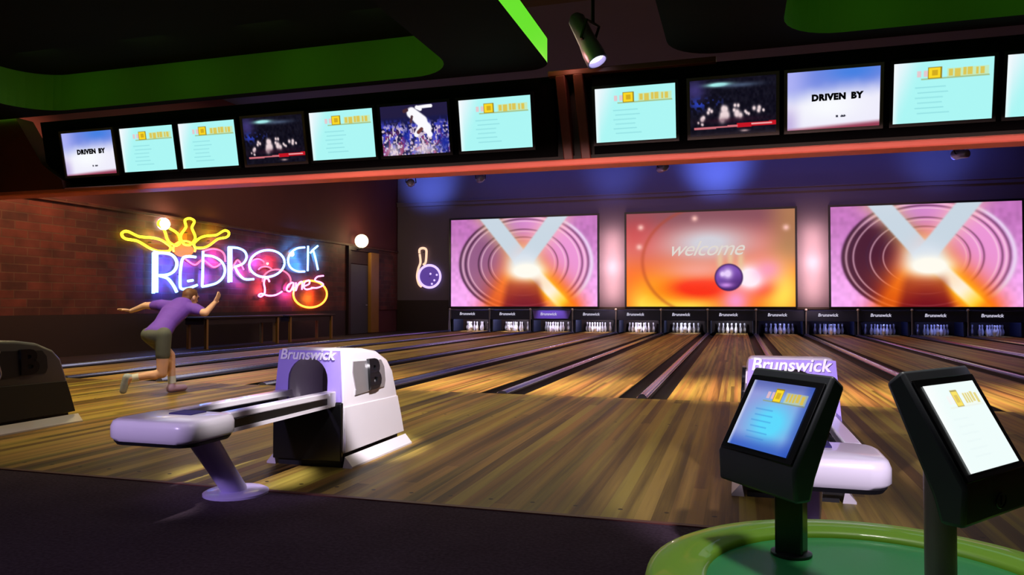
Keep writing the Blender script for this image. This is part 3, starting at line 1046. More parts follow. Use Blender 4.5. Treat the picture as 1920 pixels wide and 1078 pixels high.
stroke([ell(1385, 655, 118, 96, 24, 175, 395), ell(1225, 545, 70, 75, 16, 150, 320), ell(1290, 575, 60, 40, 12, 200, 340)], 'accent_tube', M['tube_red'], .024, dx=-.03)
stroke([[(1318, 662), (1304, 636), (1280, 640), (1272, 676), (1280, 720), (1276, 760), (1246, 786), (1228, 776), (1252, 762), (1310, 778), (1372, 772), (1424, 744)],
        [(1510, 668), (1475, 690), (1462, 730), (1490, 742), (1515, 700), (1520, 668), (1518, 735)],
        [(1540, 668), (1538, 735), (1560, 680), (1590, 664), (1590, 728)],
        [(1606, 700), (1650, 680), (1650, 650), (1615, 664), (1606, 706), (1630, 726), (1690, 712)],
        [(1770, 612), (1720, 620), (1700, 650), (1750, 668), (1768, 690), (1720, 712), (1670, 712)]], 'script_tube', M['tube_pink'], .027)
stroke([ell(1663, 765, 140, 112, 30)], 'ball_tube', M['tube_orange'], .034, closed=True, dx=-.02)
def pin_outline(base, tip, w):
    b, t = Vector(base), Vector(tip)
    L = (t - b).length
    ax = (t - b) / L
    sd = Vector((-ax.y, ax.x))
    pr = [(0, .30), (.06, .62), (.22, 1.0), (.38, .95), (.55, .6), (.66, .42), (.76, .50), (.88, .66), (.96, .5)]
    pts = [b + ax * (L * u) + sd * (w * v) for u, v in pr] + [b + ax * L] + [b + ax * (L * u) - sd * (w * v) for u, v in reversed(pr)]
    return [(p.x, p.y) for p in pts]
for b_, t_, w_ in (((486, 388), (82, 258), 48), ((556, 348), (400, 150), 48), ((628, 352), (652, 132), 60), ((690, 360), (978, 250), 44)):
    stroke([pin_outline(b_, t_, w_)], 'pin_tube', M['tube_yellow'], .032, closed=True)
stroke([ell(610, 388, 92, 66, 20, 160, 380)], 'ball_tube', M['tube_orange'], .03, dx=-.02)
m = MB()
pp = [sp(*q) - S0 for q in ell(610, 400, 84, 55, 24)]
m.rings([[q + Vector((-.05, 0, 0)) for q in pp], [q + Vector((-.03, 0, 0)) for q in pp]])
m.build('glowing_disc', M['sun_glow'], sign)
for (q, r_) in (((432, 178), .15), ((1505, 430), .075), ((1302, 510), .03)):  # glowing balls that imitate the bright flares on the tubes
    MB().sphere(sp(*q) - S0, r_, 14, 10).build('flare_ball', M['flare_ball'], sign, smooth=True)
# mounts holding the tubes off the wall
for q in ((360, 500), (575, 600), (757, 560), (980, 520), (1440, 510), (1480, 490), (1640, 470), (1300, 720), (1525, 765), (630, 250), (820, 320), (330, 330), (500, 260)):
    p = sp(*q) - S0
    MB().tube([p + Vector((-.09, 0, 0)), p], .012, 6).build('tube_mount', M['black'], sign)

# small pin-and-ball neon on the end wall
NY = YP - .06
def ep(px, py):
    p = at(620 + .2412 * px, 400 + .2412 * py, 'y', NY)
    return Vector((p.x, 0, p.z))
E0 = ep(760, 440)
neon = empty('neon_sign', (E0.x, NY, E0.z), 0, 'small neon of a pin and a violet ball on the end wall', 'neon sign')
def estroke(pts, name, mat, r, closed):
    w = smooth_path([ep(*p) - E0 for p in pts], 5, closed)
    return MB().tube(w, r, 8, closed).build(name, mat, neon, smooth=True)
estroke([(690, 310), (692, 280), (718, 270), (742, 282), (744, 320), (738, 380), (720, 400)], 'pin_tube', M['tube_peach'], .05, False)
estroke([(692, 315), (698, 380), (682, 430), (672, 490), (684, 545), (706, 570)], 'pin_tube', M['tube_peach'], .05, False)
estroke(ell(768, 490, 84, 86, 24), 'ball_tube', M['tube_violet'], .05, True)
m = MB()
pp = [ep(*q) - E0 for q in ell(768, 490, 76, 78, 24)]
m.rings([[q + Vector((0, .035, 0)) for q in pp], [q + Vector((0, .02, 0)) for q in pp]])
m.build('ball_disc', M['ball_glow'], neon)
for q in ((775, 470), (805, 520), (786, 548), (824, 478)):
    MB().sphere(ep(*q) - E0 + Vector((0, .01, 0)), .045, 8, 6).build('ball_spot', M['tube_violet'], neon, smooth=True)
MB().tube([ep(718, 300) - E0 + Vector((0, .07, 0)), ep(718, 300) - E0], .02, 6).build('tube_mount', M['black'], neon)
MB().tube([ep(768, 490) - E0 + Vector((0, .07, 0)), ep(768, 490) - E0 + Vector((0, .02, 0))], .02, 6).build('tube_mount', M['black'], neon)

# globe lamp by the door
g = at(678, 452, 'x', XL + .28)
gl = empty('wall_lamp', g, 0, 'round glowing globe lamp above the dark doorway', 'lamp')
MB().sphere((0, 0, 0), .25, 20, 14).build('globe', M['lamp_glass'], gl, smooth=True)
MB().tube([(-.27, 0, -.3), (-.05, 0, -.3), (0, 0, -.22)], .03, 8).b2(-.28, -.24, -.09, .09, -.42, -.18).build('bracket', M['black'], gl)

# dark side tables along the brick wall
def side_table(y0, y1, legs, label):
    t = empty('side_table', (-12.7, (y0 + y1) / 2, -.02), 0, label, 'table', 'dark side tables along the brick wall')
    L = (y1 - y0) / 2
    MB().b2(-.35, .3, -L, L, .74, .79).build('table_top', M['wall_dark'], t, bevel=.01)
    MB().b2(-.3, .24, -L + .05, L - .05, .60, .74).build('apron', M['wall_dark'], t)
    for y in legs:
        for x in (-.28, .24):
            MB().b2(x - .035, x + .035, y - (y0 + y1) / 2 - .035, y - (y0 + y1) / 2 + .035, 0, .74).build('leg', M['amber_wood'], t)
side_table(15.3, 18.6, (15.45, 18.4), 'dark long side table under the lettering of the neon sign')
side_table(18.9, 21.5, (19.03, 21.33), 'dark side table near the orange ring of the neon sign')

# ------------------------------------------------------------------ ball returns
def ball_return(side_mat):
    t = empty('ball_return', (0, 0, 0))
    # cover: side outline swept across, narrower towards the top, with an arched mouth
    out = [(0.0, .09), (.012, .44), (.03, .78), (.10, .785), (.36, .772), (.56, .742), (.72, .672), (.80, .585), (.845, .44), (.90, .24), (.94, .09)]
    def hw(z): return .272 - .045 * (z / .78) ** 1.3
    m = MB()
    m.rings([[Vector((-hw(z), y, z)) for y, z in out], [Vector((hw(z), y, z)) for y, z in out]])
    cov = m.build('cover', side_mat, t, bevel=.03, seg=3)
    arch = [(-.15, .40)] + [(-.15, .56)] + [(.15 * math.cos(R(180 - 15 * k)), .575 + .15 * math.sin(R(180 - 15 * k))) for k in range(13)] + [(.15, .40)]
    cut = MB().prism(arch, lambda a, b, d: (a, d, b), -.1, .5).build('cutter', M['black'])
    bo = cov.modifiers.new('mouth', 'BOOLEAN')
    bo.object = cut
    bo.operation = 'DIFFERENCE'
    bo.solver = 'EXACT'
    bake(cov)
    bpy.data.objects.remove(cut)
    cov.data.set_sharp_from_angle(angle=R(40))
    m = MB().prism([(a * .985, b) for a, b in arch], lambda a, b, d: (a, d, b), .44, .46)
    m.build('mouth_lining', M['grey_plastic'], t)
    # lilac surround of the mouth
    so = [(-.252, .435), (-.226, .772), (.226, .772), (.252, .435)] + [(-a, b) for a, b in [(-.15, .435), (-.15, .56)]] + [(-a, b) for a, b in arch[2:15]] + [(-.15, .56), (-.15, .435)]
    MB().prism(so, lambda a, b, d: (a, d + .012 + .018 * (b - .44) / .34, b), -.018, .004).build('mouth_surround', M['lilac_plastic'], t)
    # black lower front
    MB().b2(-.258, .258, -.012, .02, .045, .43).build('front_panel', M['black_gloss'], t, bevel=.006)
    # toe kick and flared skirt
    MB().b2(-.24, .24, .03, .88, 0, .095).build('toe_kick', M['black'], t)
    for s in (-1, 1):
        m = MB()
        m.rings([[Vector((s * .27, .02, .075)), Vector((s * .325, .02, .012)), Vector((s * .325, .02, 0)), Vector((s * .255, .02, 0))],
                 [Vector((s * .27, .96, .075)), Vector((s * .325, .96, .012)), Vector((s * .325, .96, 0)), Vector((s * .255, .96, 0))]])
        m.build('skirt', M['white_plastic'], t)
    # lower side panels
    for s in (-1, 1):
        lo = [(.02, .10), (.03, .40), (.84, .385), (.885, .24), (.925, .10)]
        MB().prism(lo, lambda a, b, d: (s * (hw(b) + d), a, b), -.004, .007).build('lower_panel', side_mat, t, bevel=.004)
    # emblem on both sides
    for s in (-1, 1):
        m = MB()
        wv = [(.185, .46), (.20, .50), (.185, .56), (.17, .62), (.185, .69), (.60, .675), (.645, .62), (.65, .52), (.63, .475)]
        m.prism(wv, lambda a, b, d: (s * (hw(b) + d), a, b), -.004, .006)
        pl = m.build('emblem_plate', M['silver'], t)
        rot = RIGHT if s > 0 else Matrix.Rotation(math.pi, 4, 'Z') @ RIGHT
        lean = Matrix.Rotation(-s * .06, 4, 'Y')
        text_obj('emblem_letter', 'B', .30, M['letter_dark'], pl, Matrix.Translation((s * (hw(.565) + .012), .46, .573)) @ lean @ rot @ Matrix.Diagonal((1.05, .95, 1, 1)), .012, bold=.013)
    text_obj('front_lettering', 'Brunswick', .098, M['letter_paint'], t, Matrix.Translation((-.01, .006, .742)) @ Matrix.Rotation(-.05, 4, 'X') @ FRONT, .004, shear=.2, bold=.002)
    # the rack: two rails, a ball track between and the end pod
    for s in (-1, 1):
        m = MB()
        m.rings([[Vector((s * .165 - .035, .03, .462)), Vector((s * .165 + .035, .03, .462)), Vector((s * .165 + .035, .03, .505)), Vector((s * .165 - .035, .03, .505))],
                 [Vector((s * .165 - .035, -1.06, .475)), Vector((s * .165 + .035, -1.06, .475)), Vector((s * .165 + .035, -1.06, .512)), Vector((s * .165 - .035, -1.06, .512))]])
        m.build('rail', M['white_plastic'], t, bevel=.008)
        MB().b2(s * .185 - .012, s * .185 + .012, -1.05, -.04, .425, .470).build('rail_inset', M['black_gloss'], t)
        MB().b2(s * .19 - .014, s * .19 + .014, -1.06, -.0, .405, .426).build('rail_lip', M['white_plastic'], t)
    MB().b2(-.13, .13, -1.05, .02, .40, .43).build('track_bed', M['black_gloss'], t)
    MB().b2(.155, .215, -.08, .0, .405, .506).build('rail_socket', M['white_plastic'], t, bevel=.006)
    MB().b2(-.215, -.155, -.08, .0, .405, .506).build('rail_socket', M['white_plastic'], t, bevel=.006)
    # pod
    poly = rounded(-.255, .255, -1.44, -1.04, .085, 6)
    m = MB()
    prof = [(.93, .405), (1.0, .425), (1.0, .478), (.965, .503), (.90, .512)]
    def pr(k, z): return [Vector((a * k, (b + 1.24) * k - 1.24, z)) for a, b in poly]
    m.rings([pr(k, z) for k, z in prof])
    m.build('end_pod', M['white_plastic'], t, smooth=True)
    m = MB()
    m.rings([pr(k, z) for k, z in ((.90, .388), (.95, .406))])
    m.build('pod_underside', M['black'], t)
    MB().b2(-.07, .07, -1.20, -1.08, .508, .520).build('button_pad', M['letter_navy'], t, bevel=.004)
    # leaning leg on a round foot
    MB().tube([(-.02, -1.04, .40), (-.005, -.86, .16), (0, -.74, .01)], [.075, .066, .064], 20).build('leg', M['pale_lilac'], t, smooth=True)
    MB().lathe([(.18, 0), (.18, .012), (.165, .02), (.09, .024)], (0, -.74, 0), 32).build('foot_disc', M['pale_lilac'], t, smooth=True)
    return t
r0 = ball_return(M['white_plastic'])
r0.location = (sep[5] - .02, 4.42, 0)
tag(r0, 'pale ball return with a long white rack, in the middle of the approach', 'ball return', 'ball returns on the approach')
r1 = copy_tree(r0)
r1.location = (sep[7] - .34, 4.42, 0)
tag(r1, 'pale ball return standing partly hidden behind the tilted score console', 'ball return', 'ball returns on the approach')
r2 = copy_tree(r0)
r2.location = (sep[3] - .02, 4.55, 0)
for ch in r2.children:
    for nm, mt in (('cover', 'dark_plastic'), ('lower_panel', 'black'), ('emblem_plate', 'bezel')):
        if ch.name.startswith(nm):
            ch.data = ch.data.copy()
            ch.data.materials[0] = M[mt]
    if ch.name.startswith('emblem_plate'):
        sd = 1 if ch.data.vertices[0].co.x > 0 else -1
        pts = [(sd * .262, y, z) for y, z in ((.185, .46), (.20, .50), (.185, .56), (.17, .62), (.185, .69))]
        MB().tube(smooth_path(pts, 4), .007, 8).build('emblem_edge', M['silver'], ch, smooth=True)
tag(r2, 'dark grey ball return cut off at the edge of the view, near the bowler', 'ball return', 'ball returns on the approach')

# ------------------------------------------------------------------ round green console table
tb = empty('round_table', (.335, 2.02, 0), 0, 'round lime green table with a sunken emerald top that holds the score consoles', 'table')
rim = [(.416, .380), (.420, .394), (.432, .401), (.50, .405), (.548, .403), (.567, .394), (.574, .37), (.565, .30), (.54, .27), (.42, .27)]
m = MB()
m.rings([[Vector((r * math.cos(a), r * math.sin(a), z)) for r, z in rim] for a in [2 * math.pi * k / 72 for k in range(72)]], closed=True)
m.build('rim', M['lime'], tb, smooth=True)
MB().lathe([(.43, .30), (.43, .384), (.0, .386)], n=64).build('table_top', M['emerald'], tb, smooth=True)
MB().lathe([(.30, 0), (.30, .03), (.14, .06), (.12, .30)], n=40).build('pedestal', M['black_gloss'], tb, smooth=True)

def console(name, C, a, t, base_z, round_post, paint_dim, label):
    C = Vector(C)
    rt_ = Vector((math.cos(a), math.sin(a), 0))
    n0 = Vector((math.sin(a), -math.cos(a), 0))
    up = Vector((0, 0, 1)) * math.cos(t) - n0 * math.sin(t)
    nn = rt_.cross(up)
    px = C - nn * .075 - Vector((0, 0, .05))
    base = Vector((px.x, px.y, base_z))
    root = empty(name, base, 0, label, 'console', 'score consoles on the round table')
    def F(x, y, d):                                   # face coordinates -> root space
        return C + rt_ * x + up * y + nn * d - base
    W, T, B_, ch = .157, .147, -.128, .085
    down = Vector((0, 0, -1))
    def side(x, o=0):
        lo = F(x, B_, 0)
        e = lo + down * ch - Vector((nn.x, nn.y, 0)).normalized() * .005
        return [F(x, T, 0), lo, e, e - Vector((nn.x, nn.y, 0)).normalized() * .05, F(x, B_ * .9, -.075), F(x, T - .01, -.048)]
    MB().rings([side(-W), side(W)]).build('housing', M['console'], root, bevel=.009)
    # bezel ring and screen, flush with the face
    sw, sh = .12, .1015
    def quad(x0, x1, y0, y1, d): return [F(x0, y0, d), F(x1, y0, d), F(x1, y1, d), F(x0, y1, d)]
    m = MB()
    m.rings([quad(-W + .012, W - .012, -sh - .016, sh + .018, .001), quad(-W + .012, W - .012, -sh - .016, sh + .018, .005)])
    m.build('bezel', M['black_gloss'], root, bevel=.002)
    so = grid_screen('screen', sw * 2, sh * 2, 120, 100, paint_score(9, paint_dim, .50, 0.0 if paint_dim else .85), root)
    mt = Matrix((rt_, -nn, up)).transposed().to_4x4()
    mt.translation = F(0, 0, .007)
    so.data.transform(mt)
    p_top = F(0, -.06, -.05)
    if round_post:
        MB().tube([(0, 0, 0), (0, 0, p_top.z)], .034, 24).build('post', M['brown_metal'], root, smooth=True)
    else:
        MB().box((0, 0, p_top.z / 2), (.075, .062, p_top.z), Matrix.Rotation(a * .35, 3, 'Z')).build('post', M['black_gloss'], root, bevel=.006)
    MB().lathe([(.055, 0), (.055, .006), (.04, .01)], n=28).build('post_flange', M['black_gloss'], root, smooth=True)
    if round_post:
        c = F(.0, B_, 0) + down * .045 + Vector((nn.x, nn.y, 0)).normalized() * .003
        hn = Vector((nn.x, nn.y, 0)).normalized()
        m = MB()
        pts = [c + rt_ * (.024 * math.cos(k * math.pi / 12)) + Vector((0, 0, .016 * math.sin(k * math.pi / 12))) for k in range(24)]
        m.tube(pts, .002, 6, True)
        m.tube([c + Vector((0, 0, -.010)), c + Vector((0, 0, .010))], .002, 6)
        m.build('badge', M['black_gloss'], root, smooth=True)
    return root
console('score_console', (.087, 2.2, .768), R(-52.06), R(29.5), .386, False, 1.0, 'black score console with a blue screen turned towards the bowler side')
console('score_console', (.504, 1.95, .804), R(51.96), R(29.0), .386, True, 0.0, 'black score console with a bright white screen on a brown round post')

# ------------------------------------------------------------------ spotlights
def spotlight(name, loc, target, r, L, lit, label, drop):
    t = empty(name, loc, 0, label, 'spotlight')
    d = (Vector(target) - Vector(loc)).normalized()
    q = d.to_track_quat('Z', 'Y').to_matrix()
    MB().lathe([(r * .5, -L), (r * .8, -L * .9), (r * .85, -L * .3), (r, 0), (r, L * .25), (r * .86, L * .25), (r * .8, L * .12)], n=20, mat=q).build('housing', M['fixture'], t, smooth=True)
    if lit:
        MB().lathe([(r * .8, L * .14), (r * .5, L * .17), (0.001, L * .18)], n=20, mat=q).build('lens', M['lens_glow'], t, smooth=True)
    h = d * (-L * .3)
    m = MB()
    sd = d.cross(Vector((0, 0, 1))).normalized()
    top = Vector((0, 0, max(h.z + r * 1.6, .05)))
    for s in (-1, 1):
        m.tube([h + sd * (s * r * .9), h + sd * (s * r * 1.15), top + sd * (s * r * 1.15), top], .018, 6)
    m.tube([top, Vector((0, 0, drop))], .02, 8)
    m.build('yoke', M['black'], t)
    return t
spotlight('stage_spotlight', (-1.47, 7.9, 3.78), (-1.05, 7.75, 2.9), .115, .50, True, 'large spotlight hung in the gap between the two ceiling panels', .80)
for (px, py, nm) in ((900, 335, 'second'), (1240, 315, 'third'), (1795, 290, 'fourth'), (1395, 310, None), (770, 343, 'first')):
    if nm is None: continue
    p = at(px, py, 'y', 26.2)
    tgt = (p.x - 1.2, YP, 6.0)
    spotlight('track_spotlight', p, tgt, .16, .42, nm != 'fourth', 'small blue white track spotlight before the end wall, %s from the left' % nm, 6.7 - p.z)

# ------------------------------------------------------------------ the bowler
def capsule(m, a, b, ra, rb, n=14):
    a, b = Vector(a), Vector(b)
    d = (b - a)
    L = d.length
    q = d.to_track_quat('Z', 'Y').to_matrix()
    rings = []
    for k in range(1, 6):
        th = math.pi / 2 * k / 6
        rings.append((ra * math.sin(th), -ra * math.cos(th)))
    rings.append((ra, 0))
    rings.append((rb, L))
    for k in range(1, 6):
        th = math.pi / 2 * k / 6
        rings.append((rb * math.cos(th), L + rb * math.sin(th)))
    m.lathe(rings, a, n, q)
def chain(m, pts, rs):
    for i in range(len(pts) - 1): capsule(m, pts[i], pts[i + 1], rs[i], rs[i + 1])
def fuse(m, name, mat, voxel, parent, sm_it=6):
    o = m.build(name, mat, parent)
    rm = o.modifiers.new('skin', 'REMESH')
    rm.mode = 'VOXEL'
    rm.voxel_size = voxel
    rm.use_smooth_shade = True
    s = o.modifiers.new('soften', 'SMOOTH')
    s.iterations = sm_it
    s.factor = .5
    bake(o)
    o.data.materials.clear()
    o.data.materials.append(mat)
    for p in o.data.polygons: p.use_smooth = True
    return o
J = {'head': (356.8, 557.9, -6.6), 'neck': (343, 567, -6.62), 'lsh': (303, 573, -6.80), 'lel': (272, 573, -7.08), 'lwr': (246, 583, -7.32), 'lhand': (234, 581, -7.40),
     'rsh': (366, 580, -6.44), 'rel': (385, 587, -6.25), 'rwr': (402, 568, -6.34), 'hip': (293, 628, -6.6),
     'lkn': (319, 666, -6.68), 'lank': (323, 720, -6.66), 'ltoe': (345, 733, -6.65), 'rkn': (303.7, 700, -6.52), 'rank': (247, 709, -6.80), 'rtoe': (231, 729, -6.86)}
J = {k: at(x, y, 'x', X) for k, (x, y, X) in J.items()}
root_p = Vector((J['lank'].x, J['lank'].y, 0))
J = {k: v - root_p for k, v in J.items()}
up_sp = (J['neck'] - J['hip']).normalized()
sho = (J['rsh'] - J['lsh']).normalized()
hipv = Vector((.95, .12, .0)).normalized()
back = sho.cross(up_sp).normalized() * -1       # towards the back
lhip, rhip = J['hip'] - hipv * .095, J['hip'] + hipv * .095
m = MB()
# torso
chest = J['hip'].lerp(J['neck'], .68)
waist = J['hip'].lerp(J['neck'], .30)
fr = Matrix((sho, back, up_sp)).transposed()
TORSO = [(u, np.interp(u, [0, .3, .6, .75, .9], [.140, .118, .146, .150, .115]), np.interp(u, [0, .3, .6, .9], [.100, .088, .098, .080])) for u in np.linspace(0, .9, 19)]
for u, a, b in TORSO:
    m.sphere(J['hip'].lerp(J['neck'], u), (a, b, .09), 18, 12, fr)
capsule(m, J['lsh'], J['rsh'], .062, .062)
# neck and head
hd = J['head']
fwd = Vector((.15, .95, -.22)).normalized()
sid = fwd.cross(Vector((0, 0, 1))).normalized()
hup = sid.cross(fwd)
hf = Matrix((sid, fwd, hup)).transposed()
capsule(m, J['neck'] - up_sp * .04, hd - hup * .03 - fwd * .02, .056, .052)
m.sphere(hd + hup * .02, (.076, .096, .100), 18, 14, hf)
m.sphere(hd - hup * .055 + fwd * .035, (.055, .060, .062), 14, 10, hf)
m.sphere(hd - hup * .10 + fwd * .068, (.026, .02, .02), 10, 8, hf)
capsule(m, hd + fwd * .088 + hup * .018, hd + fwd * .112 - hup * .022, .010, .014, 10)
for s in (-1, 1):
    m.sphere(hd + sid * (s * .078) - fwd * .008 - hup * .005, (.012, .022, .034), 10, 8, hf)
    m.sphere(hd + sid * (s * .032) + fwd * .085 + hup * .034, (.024, .014, .010), 10, 8, hf)
capsule(m, hd + fwd * .089 - hup * .058 - sid * .022, hd + fwd * .089 - hup * .058 + sid * .022, .009, .009, 8)
# arms and hands
def hand(m, wr, el, dirn, palm_n, thumb_side, curl):
    d = Vector(dirn).normalized()
    pn = (Vector(palm_n) - d * Vector(palm_n).dot(d)).normalized()
    ac = d.cross(pn).normalized() * thumb_side
    hf_ = Matrix((ac, pn, d)).transposed()
    m.sphere(wr + d * .048, (.042, .017, .056), 12, 10, hf_)
    for k, (off, ln) in enumerate(((.030, .068), (.010, .076), (-.010, .071), (-.029, .056))):
        p0 = wr + d * .085 + ac * off
        d1 = (d + ac * off * 3.2 + pn * curl * .25).normalized()
        p1 = p0 + d1 * ln * .45
        d2 = (d1 + pn * curl * .6).normalized()
        p2 = p1 + d2 * ln * .33
        d3 = (d2 + pn * curl * .6).normalized()
        p3 = p2 + d3 * ln * .28
        chain(m, [p0 - d * .02, p1, p2, p3], [.0105, .0095, .0088, .0075])
    t0 = wr + d * .025 + ac * .030
    t1 = t0 + (d * .55 + ac * .8 + pn * .25).normalized() * .042
    t2 = t1 + (d * .8 + ac * .5 + pn * .3).normalized() * .030
    chain(m, [t0, t1, t2], [.0145, .0115, .0090])
chain(m, [J['lsh'], J['lel'], J['lwr']], [.056, .042, .029])
hand(m, J['lwr'], J['lel'], J['lhand'] - J['lwr'], (0, -.3, -1), 1, .25)
chain(m, [J['rsh'], J['rel'], J['rwr']], [.056, .043, .029])
hand(m, J['rwr'], J['rel'], (.15, .55, .85), (-.6, .2, .5), -1, .35)
# legs
chain(m, [lhip, J['lkn'], J['lank']], [.088, .058, .040])
capsule(m, J['lkn'] + (J['lank'] - J['lkn']) * .25 - Vector((0, .03, 0)), J['lkn'].lerp(J['lank'], .6), .052, .036)
chain(m, [rhip, J['rkn'], J['rank']], [.088, .058, .040])
capsule(m, J['rkn'].lerp(J['rank'], .2) + Vector((0, -.01, -.015)), J['rkn'].lerp(J['rank'], .6), .050, .036)
# feet
chain(m, [J['lank'], Vector((J['lank'].x, J['lank'].y - .03, .045)), Vector((J['ltoe'].x, J['ltoe'].y, .035))], [.040, .038, .032])
chain(m, [J['rank'], J['rank'] + Vector((.0, -.04, .0)), J['rtoe'] + Vector((0, 0, -.01))], [.040, .036, .030])
person = fuse(m, 'person', M['skin'], .0065, None, 5)
person.location = root_p
tag(person, 'person in purple shirt and grey shorts bowling, one arm raised, trailing leg back', 'person')
# shirt
m = MB()
for u, a, b in TORSO:
    m.sphere(J['hip'].lerp(J['neck'], u + .03), (a + .014, b + .014, .10), 18, 12, fr)
capsule(m, J['lsh'] + up_sp * .0, J['rsh'], .076, .076)
capsule(m, J['lsh'], J['lsh'].lerp(J['lel'], .42), .078, .064)
capsule(m, J['rsh'], J['rsh'].lerp(J['rel'], .55), .078, .064)
capsule(m, chest, J['neck'] - up_sp * .03, .10, .068)
fuse(m, 'shirt', M['shirt'], .010, person, 8)
pb = chest + back * .122 - sho * .02
MB().sphere(pb + up_sp * .0, (.035, .012, .022), 12, 8, fr).build('shirt_print', M['logo_dark'], person, smooth=True)
# shorts
m = MB()
m.sphere(J['hip'] - up_sp * .01, (.148, .106, .10), 18, 12, fr)
capsule(m, lhip, lhip.lerp(J['lkn'], .64), .092, .078)
capsule(m, rhip, rhip.lerp(J['rkn'], .52), .094, .082)
fuse(m, 'shorts', M['shorts'], .012, person, 4)
# hair
m = MB()
m.sphere(hd + hup * .034 - fwd * .014, (.083, .098, .090), 18, 12, hf)
m.sphere(hd - hup * .02 - fwd * .055, (.070, .048, .068), 14, 10, hf)
for k in range(9):
    a = -1.2 + 2.4 * k / 8
    c = hd + hup * .095 + sid * (.06 * math.sin(a)) + fwd * (.05 * math.cos(a * 1.3))
    capsule(m, hd + hup * .06 + sid * (.05 * math.sin(a)), c + fwd * .015, .022, .010, 8)
fuse(m, 'hair', M['hair'], .008, person, 2)
for s in (-1, 1):
    MB().sphere(hd + sid * (s * .031) + fwd * .090 + hup * .018, .0105, 10, 8).build('eye', M['letter_dark'], person, smooth=True)
# shoes and socks
def shoe(ank, heel, toe, mat, sole_up):
    m = MB()
    chain(m, [heel, toe], [.046, .040])
    capsule(m, heel.lerp(ank, .15), heel.lerp(ank, .75), .046, .044)
    capsule(m, heel.lerp(toe, .45), toe, .045, .040)
    return fuse(m, 'shoe', mat, .009, person, 3)
lz = Vector((J['lank'].x, J['lank'].y - .035, .047))
shoe(J['lank'], lz, Vector((J['ltoe'].x, J['ltoe'].y, .041)), M['shoe_pink'], 1)
shoe(J['rank'], J['rank'] + Vector((-.02, -.055, .015)), J['rtoe'] + Vector((0, 0, -.02)), M['shoe'], 1)
MB().tube([J['lank'] + Vector((0, -.005, .01)), J['lank'].lerp(J['lkn'], .28)], [.046, .047], 14).build('sock', M['sock'], person, smooth=True)
MB().tube([J['rank'], J['rank'].lerp(J['rkn'], .25)], [.046, .047], 14).build('sock', M['sock'], person, smooth=True)

# ------------------------------------------------------------------ light
w = bpy.data.worlds.new('world')
scene.world = w
w.use_nodes = True
w.node_tree.nodes['Background'].inputs['Color'].default_value = (.30, .22, .36, 1)
w.node_tree.nodes['Background'].inputs['Strength'].default_value = .012

# warm downlights over the approach
for x, y, p_, c in ((-9.5, 6.4, 330, (1, .80, .36)), (-6.6, 6.6, 400, (1, .80, .36)), (-4.2, 6.8, 190, (1, .78, .34)), (-1.6, 6.9, 80, (1, .76, .36)), (.8, 6.9, 28, (1, .72, .36)), (3.2, 6.9, 28, (1, .70, .38)), (6, 6.9, 28, (1, .7, .4))):
    lamp('approach_downlight', 'SPOT', (x, y, 3.6), (x, y + .3, 0), p_, c, spot_size=R(115), spot_blend=.9, shadow_soft_size=.25)
# lamps behind the bulkhead on the lane heads
for i in range(12):
    x = X0 + P * (i + .5)
    lamp('lane_downlight', 'SPOT', (x, 8.75, 3.2), (x, 9.9, 0), 220 if i < 4 else 680, (1, .76, .48), spot_size=R(58), spot_blend=1.0, shadow_soft_size=.15)
for x in (-10, -6.5, -3):
    lamp('lane_wash', 'AREA', (x, 17, 6.5), (x, 17, 0), 85, (1, .84, .46), size=3.0)
for x in (2, 6):
    lamp('lane_wash', 'AREA', (x, 17, 6.5), (x, 17, 0), 26, (1, .84, .46), size=3.0)
# ball returns: white key from the right, violet from the seats
for tgt, p_, a in (((-2.5, 4.86, .46), 1500, 15), ((-2.62, 3.22, .52), 480, 7), ((-2.64, 3.92, .5), 1150, 12)):
    lamp('return_key', 'SPOT', (-.6, 3.0, 3.4), tgt, p_, (1, .95, .97), spot_size=R(a), spot_blend=.5, shadow_soft_size=.06)
lamp('return_violet', 'SPOT', (-3.5, -.2, 2.1), (-2.82, 3.6, .55), 420, (.66, .52, 1.0), spot_size=R(21), spot_blend=.6, shadow_soft_size=.1)
lamp('return_violet', 'SPOT', (1.5, .3, 2.6), (.36, 3.4, .52), 900, (.88, .78, 1.0), spot_size=R(20), spot_blend=.6, shadow_soft_size=.1)
lamp('return_violet', 'SPOT', (-1.6, .0, 2.6), (.20, 4.42, .66), 1500, (.90, .76, 1.0), spot_size=R(13), spot_blend=.6, shadow_soft_size=.1)
lamp('return_violet', 'SPOT', (-6.3, .8, 3.4), (-6.2, 4.5, .6), 90, (.6, .48, 1.0), spot_size=R(26), spot_blend=.8, shadow_soft_size=.15)
lamp('table_downlight', 'SPOT', (.5, 2.6, 3.6), (.4, 2.0, .4), 190, (1, .98, .9), spot_size=R(34), spot_blend=.8, shadow_soft_size=.2)
lamp('bowler_fill', 'SPOT', (-4.6, 5.2, 3.55), (-6.6, 7.6, .9), 190, (1, .92, .98), spot_size=R(26), spot_blend=.8, shadow_soft_size=.1)  # added light to brighten the bowler, belongs to no fixture
lamp('carpet_fill', 'AREA', (-2.0, 1.5, 3.6), (-2, 1.5, 0), 26, (.8, .7, .9), size=2.5)
# green cove lamps in the recesses
for x in (-8.2, -6.6, -5.0, -3.6):
    lamp('cove_lamp', 'AREA', (x, 7.0, 4.0), (x, 7.9, 3.9), .6, (.5, 1, .2), size=.6)
for x in (1.2, 2.6, 4.0):
    lamp('cove_lamp', 'AREA', (x, 6.9, 4.0), (x, 7.8, 3.9), .6, (.5, 1, .2), size=.6)
